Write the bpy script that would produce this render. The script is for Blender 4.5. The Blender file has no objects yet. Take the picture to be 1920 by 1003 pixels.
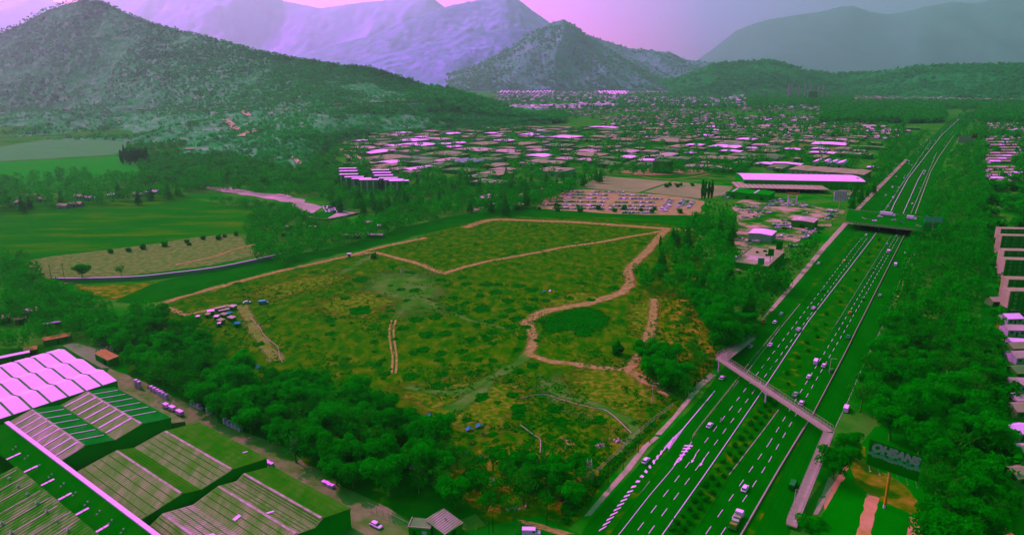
import bpy, bmesh, math, random
import numpy as np
from mathutils import Vector, Matrix, noise
from mathutils.geometry import tessellate_polygon
from mathutils.bvhtree import BVHTree
R = math.radians
rnd = random.Random(7)
S = bpy.context.scene
COL = S.collection
# ---------------------------------------------------------------- camera
F = 1297.0; YH = 145.0; H = 130.0
TH = math.atan((501.5 - YH) / F)
cd = bpy.data.cameras.new('camera'); cam = bpy.data.objects.new('camera', cd); COL.objects.link(cam)
S.camera = cam
cd.sensor_width = 36.0; cd.lens = 36.0 * F / 1920.0; cd.clip_start = 0.5; cd.clip_end = 120000.0
cam.location = (0, 0, H); cam.rotation_euler = (R(90) - TH, 0, 0)
# ---------------------------------------------------------------- sky and sun
SUN_AZ = R(143.6); SUN_EL = R(42)            # plan angle of the sun, anticlockwise from +x
w = bpy.data.worlds.new('World'); S.world = w; w.use_nodes = True
wt = w.node_tree; bg = wt.nodes['Background']
sky = wt.nodes.new('ShaderNodeTexSky'); sky.sky_type = 'NISHITA'; sky.sun_disc = False
sky.sun_elevation = SUN_EL; sky.sun_rotation = R(90) - SUN_AZ
tint = wt.nodes.new('ShaderNodeMix'); tint.data_type = 'RGBA'; tint.blend_type = 'MULTIPLY'
tint.inputs['Factor'].default_value = 1.0
ge = wt.nodes.new('ShaderNodeNewGeometry'); sx = wt.nodes.new('ShaderNodeSeparateXYZ'); wt.links.new(ge.outputs['Incoming'], sx.inputs[0])
rp = wt.nodes.new('ShaderNodeValToRGB'); wt.links.new(sx.outputs[2], rp.inputs[0])     # incoming points down from the sky: z = -sin(elevation)
mz = wt.nodes.new('ShaderNodeMath'); mz.operation = 'MULTIPLY'; mz.inputs[1].default_value = -1.0; wt.links.new(sx.outputs[2], mz.inputs[0]); wt.links.new(mz.outputs[0], rp.inputs[0])
rp.color_ramp.elements[0].position = 0.10; rp.color_ramp.elements[0].color = (0.10, 0.17, 0.20, 1)    # low sky
rp.color_ramp.elements[1].position = 0.30; rp.color_ramp.elements[1].color = (0.10, 1.0, 0.55, 1)    # the photograph's green skylight
rx = wt.nodes.new('ShaderNodeValToRGB'); ax = wt.nodes.new('ShaderNodeMath'); ax.operation = 'MULTIPLY_ADD'     # low sky: bright on the sun's side
ax.inputs[1].default_value = -0.5; ax.inputs[2].default_value = 0.5; wt.links.new(sx.outputs[0], ax.inputs[0]); wt.links.new(ax.outputs[0], rx.inputs[0])
rx.color_ramp.elements[0].position = 0.32; rx.color_ramp.elements[0].color = (1.0, 0.05, 0.60, 1)
rx.color_ramp.elements[1].position = 0.72; rx.color_ramp.elements[1].color = (0.0, 0.05, 0.07, 1)
e_ = rx.color_ramp.elements.new(0.54); e_.color = (0.75, 0.05, 0.60, 1)
e_ = rx.color_ramp.elements.new(0.63); e_.color = (0.10, 0.06, 0.28, 1)
rp.color_ramp.elements[0].color = (0, 0, 0, 1); rp.color_ramp.elements[1].color = (1, 1, 1, 1)
mw = wt.nodes.new('ShaderNodeMix'); mw.data_type = 'RGBA'; wt.links.new(rp.outputs[0], mw.inputs['Factor'])
wt.links.new(rx.outputs[0], mw.inputs[6]); mw.inputs[7].default_value = (0.06, 1.0, 0.26, 1); wt.links.new(mw.outputs[2], tint.inputs[7])
wt.links.new(sky.outputs[0], tint.inputs[6]); wt.links.new(tint.outputs[2], bg.inputs[0])
bg.inputs[1].default_value = 0.23
sl = bpy.data.lights.new('sun', 'SUN'); so = bpy.data.objects.new('sun', sl); COL.objects.link(so)
sl.energy = 5.0; sl.angle = R(0.5); sl.color = (0.92, 0.10, 1.0)
sd = Vector((math.cos(SUN_AZ) * math.cos(SUN_EL), math.sin(SUN_AZ) * math.cos(SUN_EL), math.sin(SUN_EL)))
so.rotation_euler = sd.to_track_quat('Z', 'Y').to_euler(); so.location = (-200, 150, 300)
vs = S.view_settings; vs.view_transform = 'Standard'; vs.look = 'None'; vs.gamma = 1.0; vs.exposure = 1.15
S.cycles.use_denoising = True
S.cycles.max_bounces = 5; S.cycles.diffuse_bounces = 4; S.cycles.glossy_bounces = 1
S.cycles.transparent_max_bounces = 12; S.cycles.volume_bounces = 0
# ---------------------------------------------------------------- helpers
def lin(c):
    c /= 255.0
    return c / 12.92 if c < 0.04045 else ((c + 0.055) / 1.055) ** 2.4
KR, KG, KB = 1.6, 1.45, 1.8                   # light on level ground in this exposure
def A(c):
    return (min(.95, lin(c[0]) / KR), min(.9, lin(c[1]) / KG), min(.95, lin(c[2]) / KB), 1)
MATS = {}
def M(name, cols, scale=0.2, rough=0.85, detail=5, dist=0.0, spec=0.0, stretch=None, wave=None, pos=None, bump=0.0, rnd_=0.0, soft=False, leaf=False):
    """cols: the surface's colours as they look in full sun; mixed by a noise in world metres."""
    if name in MATS: return MATS[name]
    m = bpy.data.materials.new(name); m.use_nodes = True; MATS[name] = m
    t = m.node_tree; b = t.nodes['Principled BSDF']; L = t.links
    b.inputs['Roughness'].default_value = rough; b.inputs['Specular IOR Level'].default_value = spec
    if len(cols) == 1 and not wave:
        b.inputs['Base Color'].default_value = A(cols[0]); return m
    g = t.nodes.new('ShaderNodeNewGeometry'); src = g.outputs['Position']
    if stretch:
        mp = t.nodes.new('ShaderNodeMapping'); mp.inputs['Scale'].default_value = stretch[:3]
        if len(stretch) > 3: mp.inputs['Rotation'].default_value = (0, 0, R(stretch[3]))
        mp.vector_type = 'POINT'; L.new(src, mp.inputs[0]); src = mp.outputs[0]
    n = t.nodes.new('ShaderNodeTexNoise'); n.inputs['Scale'].default_value = scale
    n.inputs['Detail'].default_value = detail; n.inputs['Roughness'].default_value = 0.62
    n.inputs['Distortion'].default_value = dist
    L.new(src, n.inputs['Vector']); fac = n.outputs[0]
    if rnd_:
        oi = t.nodes.new('ShaderNodeObjectInfo'); ma = t.nodes.new('ShaderNodeMath'); ma.operation = 'MULTIPLY_ADD'
        L.new(oi.outputs['Random'], ma.inputs[0]); ma.inputs[1].default_value = rnd_
        sb = t.nodes.new('ShaderNodeMath'); sb.operation = 'SUBTRACT'; L.new(fac, sb.inputs[0]); sb.inputs[1].default_value = rnd_ / 2
        L.new(sb.outputs[0], ma.inputs[2]); fac = ma.outputs[0]
    r = t.nodes.new('ShaderNodeValToRGB'); e = r.color_ramp.elements
    k = len(cols); pp = pos or [0.32 + 0.36 * i / (k - 1) for i in range(k)] if k > 1 else [0.5]
    e[0].position = pp[0]; e[0].color = A(cols[0]); e[1].position = pp[-1]; e[1].color = A(cols[-1])
    for i in range(1, k - 1):
        x = e.new(pp[i]); x.color = A(cols[i])
    L.new(fac, r.inputs[0]); out = r.outputs[0]
    if wave:                                    # (period m, plan angle of the stripes' normal, second colour, sharpness, amount)
        wp, wa, wc, ws, wf = wave
        mp = t.nodes.new('ShaderNodeMapping'); mp.inputs['Rotation'].default_value = (0, 0, -R(wa)); L.new(g.outputs['Position'], mp.inputs[0])
        wv = t.nodes.new('ShaderNodeTexWave'); wv.wave_type = 'BANDS'; wv.bands_direction = 'X'
        wv.inputs['Scale'].default_value = 2 * math.pi / (20.0 * wp); L.new(mp.outputs[0], wv.inputs[0])
        cr = t.nodes.new('ShaderNodeValToRGB'); cr.color_ramp.elements[0].position = 0.5 - ws; cr.color_ramp.elements[1].position = 0.5 + ws
        L.new(wv.outputs[1], cr.inputs[0])
        mu = t.nodes.new('ShaderNodeMath'); mu.operation = 'MULTIPLY'; mu.inputs[1].default_value = wf; L.new(cr.outputs[0], mu.inputs[0])
        mx = t.nodes.new('ShaderNodeMix'); mx.data_type = 'RGBA'; L.new(mu.outputs[0], mx.inputs['Factor'])
        L.new(out, mx.inputs[6]); mx.inputs[7].default_value = A(wc); out = mx.outputs[2]
    L.new(out, b.inputs['Base Color'])
    if leaf:                                    # thin leaves let part of the light through
        tl = t.nodes.new('ShaderNodeBsdfTranslucent'); ms = t.nodes.new('ShaderNodeMixShader'); ms.inputs[0].default_value = .45
        L.new(out, tl.inputs[0]); L.new(b.outputs[0], ms.inputs[1]); L.new(tl.outputs[0], ms.inputs[2]); L.new(ms.outputs[0], t.nodes['Material Output'].inputs['Surface'])
    m['soft'] = 1 if soft else 0
    if soft:                                    # ragged, thinning edge: mesh attribute 'fade' plus noise
        at = t.nodes.new('ShaderNodeAttribute'); at.attribute_name = 'fade'
        n2 = t.nodes.new('ShaderNodeTexNoise'); n2.inputs['Scale'].default_value = soft; n2.inputs['Detail'].default_value = 7
        L.new(g.outputs['Position'], n2.inputs['Vector'])
        a1 = t.nodes.new('ShaderNodeMath'); a1.operation = 'ADD'; L.new(at.outputs['Fac'], a1.inputs[0]); L.new(n2.outputs[0], a1.inputs[1])
        mr = t.nodes.new('ShaderNodeMapRange'); mr.inputs[1].default_value = .55; mr.inputs[2].default_value = 1.25
        L.new(a1.outputs[0], mr.inputs[0]); L.new(mr.outputs[0], b.inputs['Alpha'])
    if bump:
        bp = t.nodes.new('ShaderNodeBump'); bp.inputs['Strength'].default_value = bump; bp.inputs['Distance'].default_value = 1.0
        L.new(fac, bp.inputs['Height']); L.new(bp.outputs[0], b.inputs['Normal'])
    return m
def ray(px, py):
    u = (px - 960) / F; v = -(py - 501.5) / F
    return Vector((u, math.cos(TH) + v * math.sin(TH), -math.sin(TH) + v * math.cos(TH)))
def G(px, py, z=0.0):
    r = ray(px, py); t = (z - H) / r.z
    return Vector((r.x * t, r.y * t, z))
def D(px, py, y):                                # the point of that sight line at distance y
    r = ray(px, py); return Vector((0, 0, H)) + r * (y / r.y)
HW = 56.7                                        # the town grid's plan angle
dv = Vector((math.cos(R(HW)), math.sin(R(HW)), 0)); nv = Vector((dv.y, -dv.x, 0))
def props(o, **k):
    for a, b in k.items():
        if b is not None: o[a] = b
    return o
def link(name, me, parent=None, loc=None, rz=0.0):
    o = bpy.data.objects.new(name, me); COL.objects.link(o)
    if parent is not None: o.parent = parent
    if loc is not None: o.location = loc
    if rz: o.rotation_euler = (0, 0, rz)
    return o
def thing(name, label, cat, loc=(0, 0, 0), rz=0.0, group=None):
    o = link(name, None, loc=loc, rz=rz); o.empty_display_size = 0.5
    return props(o, label=label, category=cat, group=group)
def solo(name, me, label, cat, loc=(0, 0, 0), rz=0.0, group=None):
    return props(link(name, me, loc=loc, rz=rz), label=label, category=cat, group=group)
class MB:
    def __init__(s): s.v = []; s.f = []; s.m = []; s.mats = []
    def mi(s, m):
        if m not in s.mats: s.mats.append(m)
        return s.mats.index(m)
    def add(s, vs, fs, m):
        n = len(s.v); s.v += [tuple(v) for v in vs]; i = s.mi(m)
        for f in fs: s.f.append(tuple(n + k for k in f)); s.m.append(i)
    def box(s, c, d, m, rz=0.0, top=1.0, ty=None):
        """box on centre x,y and bottom z; d = full sizes; top = taper"""
        x, y, z = c; a, b, h = d[0] / 2, d[1] / 2, d[2]; ty = top if ty is None else ty
        co, si = math.cos(rz), math.sin(rz); vs = []
        for zz, kx, ky in ((0, 1, 1), (h, top, ty)):
            for p, q in ((-a, -b), (a, -b), (a, b), (-a, b)):
                p *= kx; q *= ky; vs.append((x + p * co - q * si, y + p * si + q * co, z + zz))
        s.add(vs, [(0, 3, 2, 1), (4, 5, 6, 7), (0, 1, 5, 4), (1, 2, 6, 5), (2, 3, 7, 6), (3, 0, 4, 7)], m)
    def tube(s, p, q, r, m, r2=None, n=6):
        p = Vector(p); q = Vector(q); r2 = r if r2 is None else r2; ax = (q - p).normalized()
        a = ax.orthogonal().normalized(); b = ax.cross(a); vs = []
        for c, rr in ((p, r), (q, r2)):
            for i in range(n):
                t = 2 * math.pi * i / n; vs.append(c + (a * math.cos(t) + b * math.sin(t)) * rr)
        s.add(vs, [(i, (i + 1) % n, n + (i + 1) % n, n + i) for i in range(n)] + [tuple(range(n))[::-1], tuple(range(n, 2 * n))], m)
    def prism(s, poly, z0, z1, m, mtop=None):
        n = len(poly); vs = [(p[0], p[1], z0) for p in poly] + [(p[0], p[1], z1) for p in poly]
        s.add(vs, [(i, (i + 1) % n, n + (i + 1) % n, n + i) for i in range(n)], m)
        tr = tessellate_polygon([[Vector((p[0], p[1], 0)) for p in poly]])
        s.add([(p[0], p[1], z1) for p in poly], tr, mtop or m)
    def mesh(s, name):
        me = bpy.data.meshes.new(name); me.from_pydata(s.v, [], s.f)
        for m in s.mats: me.materials.append(m)
        me.polygons.foreach_set('material_index', s.m); me.update(); return me
def smooth(pts, k=6):
    out = []
    P = [pts[0]] + list(pts) + [pts[-1]]
    for i in range(1, len(P) - 2):
        a, b, c, d = P[i - 1], P[i], P[i + 1], P[i + 2]
        for j in range(k):
            t = j / k
            out.append(0.5 * (2 * b + (c - a) * t + (2 * a - 5 * b + 4 * c - d) * t * t + (3 * b - a - 3 * c + d) * t ** 3))
    out.append(pts[-1]); return out
def rag(poly, amp, step):
    """roughen a closed outline"""
    out = []; n = len(poly)
    for i in range(n):
        a, b = poly[i], poly[(i + 1) % n]; L = (b - a).length; k = max(1, int(L / step)); pr = Vector((-(b - a).y, (b - a).x, 0)).normalized() if L else Vector()
        for j in range(k):
            p = a.lerp(b, j / k); out.append(p + pr * (amp * noise.noise(Vector((p.x * .9 / step, p.y * .9 / step, 3.3))) * 2 if j or amp > step / 3 else 0))
    return out
LAYER = [0]
def sheet(name, px, m, z, rough=0.0, step=6.0, kind='structure', world=False):
    poly = [p.copy() for p in px] if world else [G(*p) for p in px]
    if rough: poly = rag(poly, rough, step)
    fd = None
    if m.get('soft'):
        c = sum(poly, Vector()) / len(poly); k = len(poly); q = [p.lerp(c, .6 if name in ('worn_ground', 'dry_grass') else .26) for p in poly]
        vv = [(p.x, p.y, z) for p in poly + q]; tr = [(i, (i + 1) % k, k + (i + 1) % k, k + i) for i in range(k)]
        tr += [tuple(k + j for j in f) for f in tessellate_polygon([[Vector((p.x, p.y, 0)) for p in q]])]; fd = [0.0] * k + [1.0] * k
    else:
        tr = tessellate_polygon([[Vector((p.x, p.y, 0)) for p in poly]]); vv = [(p.x, p.y, z) for p in poly]
    me = bpy.data.meshes.new(name); me.from_pydata(vv, [], tr)
    if fd: me.attributes.new('fade', 'FLOAT', 'POINT').data.foreach_set('value', fd)
    me.update()
    if me.polygons and me.polygons[0].normal.z < 0: me.flip_normals()
    me.materials.append(m); return props(link(name, me), kind=kind)
def ribbon(name, px, wd, m, z, jit=0.0, kind='structure', k=6, world=False, h=0.0):
    pts = [Vector(p) for p in px] if world else [G(*p[:2]) for p in px]
    ws = [p[2] if (not world and len(p) > 2) else wd for p in px]
    P = smooth(pts, k) if k > 1 else pts; vs = []; fs = []; n = len(P)
    for i, p in enumerate(P):
        t = (P[min(i + 1, n - 1)] - P[max(i - 1, 0)]); t.z = 0; t.normalize(); q = Vector((t.y, -t.x, 0))
        f = i / max(1, n - 1) * (len(ws) - 1); a = int(f); wdt = ws[a] + (ws[min(a + 1, len(ws) - 1)] - ws[a]) * (f - a)
        j1 = jit * noise.noise(p * .11) ; j2 = jit * noise.noise(p * .13 + Vector((9, 9, 9)))
        if m.get('soft'):
            for sgn in (-.85, -.28, .28, .85):
                e = p + q * (sgn * wdt + (j1 if sgn < 0 else j2)); vs.append((e.x, e.y, (p.z if world else 0) + z))
            if i: fs += [(4 * i - 4 + c, 4 * i - 3 + c, 4 * i + 1 + c, 4 * i + c) for c in range(3)]
            continue
        for sgn, j in ((-1, j1), (1, j2)):
            e = p + q * (sgn * (wdt / 2 + j)); vs.append((e.x, e.y, (p.z if world else 0) + z))
    if not m.get('soft'):
        for i in range(n - 1): fs.append((2 * i, 2 * i + 1, 2 * i + 3, 2 * i + 2))
    if h:
        m0 = len(vs); vs += [(a, b, c - h) for a, b, c in vs[:]]
        for i in range(n - 1):
            fs.append((m0 + 2 * i, 2 * i, 2 * i + 2, m0 + 2 * i + 2)); fs.append((2 * i + 1, m0 + 2 * i + 1, m0 + 2 * i + 3, 2 * i + 3))
        fs += [(0, m0, m0 + 1, 1), (2 * n - 2, 2 * n - 1, m0 + 2 * n - 1, m0 + 2 * n - 2)]
    me = bpy.data.meshes.new(name); me.from_pydata(vs, [], fs); me.materials.append(m); me.update()
    if m.get('soft'): me.attributes.new('fade', 'FLOAT', 'POINT').data.foreach_set('value', [0.0, 1.0, 1.0, 0.0] * n)
    return props(link(name, me), kind=kind) if kind else link(name, me)
# ---------------------------------------------------------------- haze
hz = bpy.data.meshes.new('haze'); hb = MB()
hm = bpy.data.materials.new('haze_air'); hm.use_nodes = True; ht = hm.node_tree
ht.nodes.remove(ht.nodes['Principled BSDF'])
pv = ht.nodes.new('ShaderNodeVolumePrincipled'); pv.inputs['Color'].default_value = (0.86, 0.84, 1.0, 1)
pv.inputs['Density'].default_value = 0.42e-4; pv.inputs['Anisotropy'].default_value = 0.7
ht.links.new(pv.outputs[0], ht.nodes['Material Output'].inputs['Volume'])
hb.box((0, 14000, -3), (64000, 42000, 4300), hm)
haze = props(link('haze', hb.mesh('haze')), kind='stuff')
# ---------------------------------------------------------------- ground, hills and mountains
mG = M('town_ground', [(0, 100, 0), (0, 112, 0), (60, 115, 30), (20, 108, 10)], 0.02, detail=8)
gp = [Vector((-31000, -6000, 0)), Vector((31000, -6000, 0)), Vector((31000, 34000, 0)), Vector((-31000, 34000, 0))]
sheet('ground', gp, mG, 0.0, world=True)
mHillN = M('scrub_slope', [(15, 128, 42), (42, 132, 68), (88, 135, 98), (150, 140, 138)], 0.035, detail=11, pos=[.36, .46, .57, .74])
mHill = M('bushy_slope', [(0, 110, 25), (8, 115, 35), (28, 118, 48), (55, 122, 65)], 0.03, detail=12, pos=[.36, .46, .58, .75])
mMtn = M('mountain_slope', [(90, 122, 150), (122, 126, 190), (155, 130, 225)], 0.006, detail=13, pos=[.38, .5, .64])  # part of the lilac distance haze is put into this slope colour
mMtn2 = M('far_mountain_slope', [(140, 126, 215), (165, 130, 235), (195, 134, 250)], 0.002, detail=12)  # haze of the farthest range painted into its lilac colour
mMtn3 = M('green_far_slope', [(40, 116, 75), (55, 118, 88), (70, 120, 98)], 0.002, detail=10)
mMtnG = M('scrubby_mountain_slope', [(62, 120, 98), (84, 124, 120), (112, 128, 148)], 0.006, detail=13, pos=[.36, .5, .66])  # scrubby slope with some bluish haze mixed into its colours
HB = {}
def hill(name, cols, m, nx=160, ny=60, amp=0.05, sc=0.004, back=900.0, seed=0.0):
    """cols: (px, [(py, distance) from foot to crest]); the slope between is filled in and furrowed"""
    xs = [c[0] for c in cols]; nk = len(cols[0][1]); V = []; vs = []; fs = []
    def ev(px, s):
        i = max(0, min(len(xs) - 2, sum(1 for x in xs if x <= px) - 1)); a = (px - xs[i]) / (xs[i + 1] - xs[i])
        a = min(1, max(0, a)); f = s * (nk - 1); j = min(nk - 2, int(f)); b = f - j
        def L(c): (y0, d0), (y1, d1) = c[1][j], c[1][j + 1]; return y0 + (y1 - y0) * b, d0 + (d1 - d0) * b
        (ya, da), (yb, db) = L(cols[i]), L(cols[i + 1])
        return D(px, ya + (yb - ya) * a, da + (db - da) * a)
    for ix in range(nx + 1):
        px = xs[0] + (xs[-1] - xs[0]) * ix / nx; zc = max(4, ev(px, 1.0).z)
        for iy in range(ny + 1):
            s = iy / ny; p = ev(px, s)
            k = amp * zc * math.sin(math.pi * min(1, s * 1.02)) ** .7
            q = Vector((p.x * sc, p.y * sc * .45, seed))
            p.z += k * (1 - 2 * abs(noise.noise(q)) * 2 + noise.noise(q * 3.1) * .5 + noise.noise(q * 9) * .3 + noise.noise(q * 23) * .14)
            if s == 1: p.z += zc * 0.012 * noise.noise(Vector((px * .11, seed, 1)))
            if s == 0: p.z = min(p.z, -2)
            vs.append(p)
        p = ev(px, 1.0); r = Vector((p.x, p.y, 0)).normalized()
        vs.append(Vector((p.x, p.y, zc * .55)) + r * back * .5); vs.append(Vector((p.x, p.y, -2)) + r * back * 1.4)
    n = ny + 3
    for i in range(nx):
        for j in range(n - 1): fs.append((i * n + j, (i + 1) * n + j, (i + 1) * n + j + 1, i * n + j + 1))
    me = bpy.data.meshes.new(name); me.from_pydata([tuple(v) for v in vs], [], fs); me.materials.append(m)
    me.polygons.foreach_set('use_smooth', [True] * len(fs)); me.update()
    HB[name] = (BVHTree.FromPolygons(vs, fs), vs, n, nx, ny)
    return props(link(name, me), kind='structure')
def col(*a): return (a[0], [(a[i], a[i + 1]) for i in range(1, len(a), 2)])
# far ranges (distance in metres)
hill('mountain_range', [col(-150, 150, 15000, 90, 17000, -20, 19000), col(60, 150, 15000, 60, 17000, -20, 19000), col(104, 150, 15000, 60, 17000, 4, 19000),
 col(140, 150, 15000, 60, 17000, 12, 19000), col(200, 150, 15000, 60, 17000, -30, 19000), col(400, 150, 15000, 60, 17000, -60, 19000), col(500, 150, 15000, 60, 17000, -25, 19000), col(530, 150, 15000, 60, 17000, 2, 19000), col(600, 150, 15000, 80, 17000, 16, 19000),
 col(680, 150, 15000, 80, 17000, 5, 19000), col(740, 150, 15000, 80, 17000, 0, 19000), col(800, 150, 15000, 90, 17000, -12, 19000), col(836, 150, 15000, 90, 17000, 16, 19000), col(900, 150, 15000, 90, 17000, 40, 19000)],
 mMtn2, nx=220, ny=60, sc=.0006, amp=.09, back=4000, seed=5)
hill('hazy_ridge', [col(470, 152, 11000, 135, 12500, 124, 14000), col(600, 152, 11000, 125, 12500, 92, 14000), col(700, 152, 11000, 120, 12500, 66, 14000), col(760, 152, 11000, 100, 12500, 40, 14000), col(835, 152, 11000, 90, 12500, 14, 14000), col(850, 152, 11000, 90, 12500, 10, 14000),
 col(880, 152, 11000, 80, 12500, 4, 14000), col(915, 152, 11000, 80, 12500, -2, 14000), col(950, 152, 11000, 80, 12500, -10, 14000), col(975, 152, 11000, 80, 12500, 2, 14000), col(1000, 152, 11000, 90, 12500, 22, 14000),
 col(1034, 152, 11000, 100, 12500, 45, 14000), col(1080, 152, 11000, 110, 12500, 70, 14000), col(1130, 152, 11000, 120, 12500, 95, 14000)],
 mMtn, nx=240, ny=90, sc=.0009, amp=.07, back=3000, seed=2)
hill('hazy_lower_ridge', [col(540, 158, 8600, 140, 9500, 120, 10400), col(690, 160, 8600, 140, 9500, 112, 10400), col(790, 164, 8600, 120, 9500, 84, 10400), col(870, 165, 8600, 110, 9500, 62, 10400), col(960, 165, 8600, 110, 9500, 55, 10400), col(1050, 165, 8600, 120, 9500, 62, 10400)],
 mMtn, nx=180, ny=80, sc=.0012, amp=.09, back=2200, seed=8)
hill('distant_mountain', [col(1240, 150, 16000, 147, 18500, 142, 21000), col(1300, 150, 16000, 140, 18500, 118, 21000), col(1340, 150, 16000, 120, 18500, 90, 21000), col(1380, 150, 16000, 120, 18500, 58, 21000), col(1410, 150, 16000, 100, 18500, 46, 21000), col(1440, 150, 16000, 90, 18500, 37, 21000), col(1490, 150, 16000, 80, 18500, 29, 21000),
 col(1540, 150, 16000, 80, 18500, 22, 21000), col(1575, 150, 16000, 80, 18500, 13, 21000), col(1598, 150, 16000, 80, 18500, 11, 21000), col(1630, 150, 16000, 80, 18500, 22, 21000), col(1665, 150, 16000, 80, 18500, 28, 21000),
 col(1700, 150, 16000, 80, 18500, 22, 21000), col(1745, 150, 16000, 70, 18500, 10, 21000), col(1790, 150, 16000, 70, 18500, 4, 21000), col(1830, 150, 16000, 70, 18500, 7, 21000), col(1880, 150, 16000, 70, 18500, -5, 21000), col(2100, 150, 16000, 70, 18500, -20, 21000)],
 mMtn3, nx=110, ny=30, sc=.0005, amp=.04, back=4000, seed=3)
hill('pointed_peak', [col(840, 168, 6900, 150, 7400, 140, 8000), col(900, 167, 6900, 140, 7400, 120, 8000), col(960, 167, 6900, 125, 7400, 88, 8000), col(1000, 167, 6900, 110, 7400, 60, 8000), col(1035, 167, 6900, 100, 7400, 43, 8000),
 col(1055, 167, 6900, 95, 7400, 37, 8000), col(1075, 167, 6900, 100, 7400, 46, 8000), col(1100, 167, 6900, 108, 7400, 66, 8000), col(1130, 167, 6900, 118, 7400, 86, 8000), col(1180, 168, 6900, 135, 7400, 118, 8000), col(1225, 168, 6900, 150, 7400, 142, 8000), col(1270, 168, 6900, 160, 7400, 158, 8000)],
 mMtnG, nx=220, ny=100, sc=.0022, amp=.075, back=1500, seed=1)
hill('back_ridge', [col(1040, 165, 8200, 120, 9000, 70, 9800), col(1110, 165, 8200, 110, 9000, 69, 9800), col(1150, 165, 8200, 120, 9000, 82, 9800), col(1180, 165, 8200, 120, 9000, 91, 9800), col(1215, 165, 8200, 125, 9000, 94, 9800), col(1258, 165, 8200, 130, 9000, 99, 9800), col(1285, 165, 8200, 130, 9000, 112, 9800),
 col(1340, 165, 8200, 135, 9000, 119, 9800), col(1390, 165, 8200, 140, 9000, 122, 9800), col(1460, 165, 8200, 145, 9000, 130, 9800), col(1540, 165, 8200, 150, 9000, 140, 9800)], mMtnG, nx=110, ny=40, sc=.0016, amp=.08, back=1500, seed=12)
hill('low_hill', [col(1250, 180, 5200, 160, 5600, 152, 6100), col(1330, 180, 5200, 140, 5600, 121, 6100), col(1400, 182, 5200, 140, 5600, 115, 6100), col(1440, 184, 5200, 140, 5600, 113, 6100), col(1475, 184, 5200, 140, 5600, 122, 6100), col(1510, 184, 5200, 150, 5600, 132, 6100),
 col(1560, 184, 5200, 160, 5600, 138, 6100), col(1610, 184, 5200, 160, 5600, 137, 6100), col(1660, 184, 4900, 160, 5400, 134, 5900), col(1720, 184, 4700, 150, 5200, 123, 5600), col(1780, 185, 4600, 150, 5000, 122, 5400), col(1860, 186, 4400, 150, 4800, 121, 5200), col(1930, 187, 4300, 150, 4700, 120, 5100), col(2100, 190, 4200, 150, 4600, 118, 5000)],
 mHill, nx=170, ny=40, sc=.002, amp=.07, back=1200, seed=4)
# near hill: foot, foothill bench, track level, mid slope, crest
HILL = [col(-120, 275, 1440, 240, 1900, 208, 2700, 120, 3150, 60, 3500), col(0, 270, 1480, 240, 1900, 208, 2700, 125, 3150, 63, 3500), col(40, 264, 1500, 238, 1900, 207, 2700, 115, 3150, 46, 3500), col(83, 260, 1500, 235, 1900, 206, 2700, 105, 3100, 23, 3450), col(115, 258, 1500, 235, 1900, 206, 2650, 100, 3050, 11, 3400),
 col(150, 258, 1500, 235, 1900, 206, 2600, 95, 3000, 1, 3350), col(185, 258, 1500, 235, 1900, 206, 2560, 95, 2960, 1, 3300), col(215, 260, 1480, 235, 1850, 206, 2500, 100, 2900, 14, 3250), col(250, 268, 1400, 237, 1750, 206, 2400, 105, 2850, 32, 3150), col(290, 295, 1180, 245, 1600, 207, 2300, 110, 2750, 47, 3050),
 col(345, 312, 1080, 255, 1450, 208, 2150, 120, 2600, 60, 2900), col(400, 325, 1000, 262, 1350, 208, 2050, 130, 2450, 74, 2750), col(440, 338, 950, 265, 1300, 208, 1950, 135, 2350, 85, 2600), col(480, 350, 890, 265, 1250, 207, 1900, 140, 2250, 97, 2500), col(520, 352, 880, 262, 1230, 206, 1850, 145, 2200, 104, 2400),
 col(560, 345, 900, 260, 1250, 205, 1820, 150, 2150, 112, 2350), col(600, 300, 1160, 255, 1350, 201, 1800, 155, 2100, 118, 2300), col(640, 262, 1480, 245, 1560, 197, 1850, 155, 2100, 124, 2250), col(690, 251, 1620, 238, 1680, 194, 1880, 160, 2080, 127, 2220), col(730, 246, 1680, 232, 1740, 192, 1900, 165, 2080, 140, 2200), col(770, 243, 1720, 228, 1780, 190, 1920, 170, 2080, 152, 2200),
 col(800, 241, 1750, 225, 1800, 190, 1950, 176, 2080, 164, 2180), col(840, 240, 1780, 224, 1830, 192, 1980, 180, 2100, 172, 2180), col(880, 240, 1800, 225, 1850, 198, 2000, 188, 2100, 181, 2180), col(920, 238, 1830, 226, 1880, 208, 2020, 200, 2110, 195, 2180), col(960, 232, 1900, 226, 1950, 215, 2060, 212, 2120, 210, 2180), col(1000, 226, 2000, 224, 2040, 221, 2090, 220, 2140, 219, 2180), col(1035, 226, 2010, 226, 2045, 226, 2090, 226, 2140, 226, 2180)]
hill('scrub_hill', HILL, mHillN, nx=260, ny=90, amp=.045, sc=.0035, back=900, seed=6)
def onhill(px, py, name='scrub_hill', lift=1.2):
    r = ray(px, py); h = HB[name][0].ray_cast(Vector((0, 0, H)), r.normalized())
    return (h[0] + Vector((0, 0, lift))) if h[0] else None
mTrackH = M('hill_track_dirt', [(175, 130, 120), (200, 140, 140)], 0.05)
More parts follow.
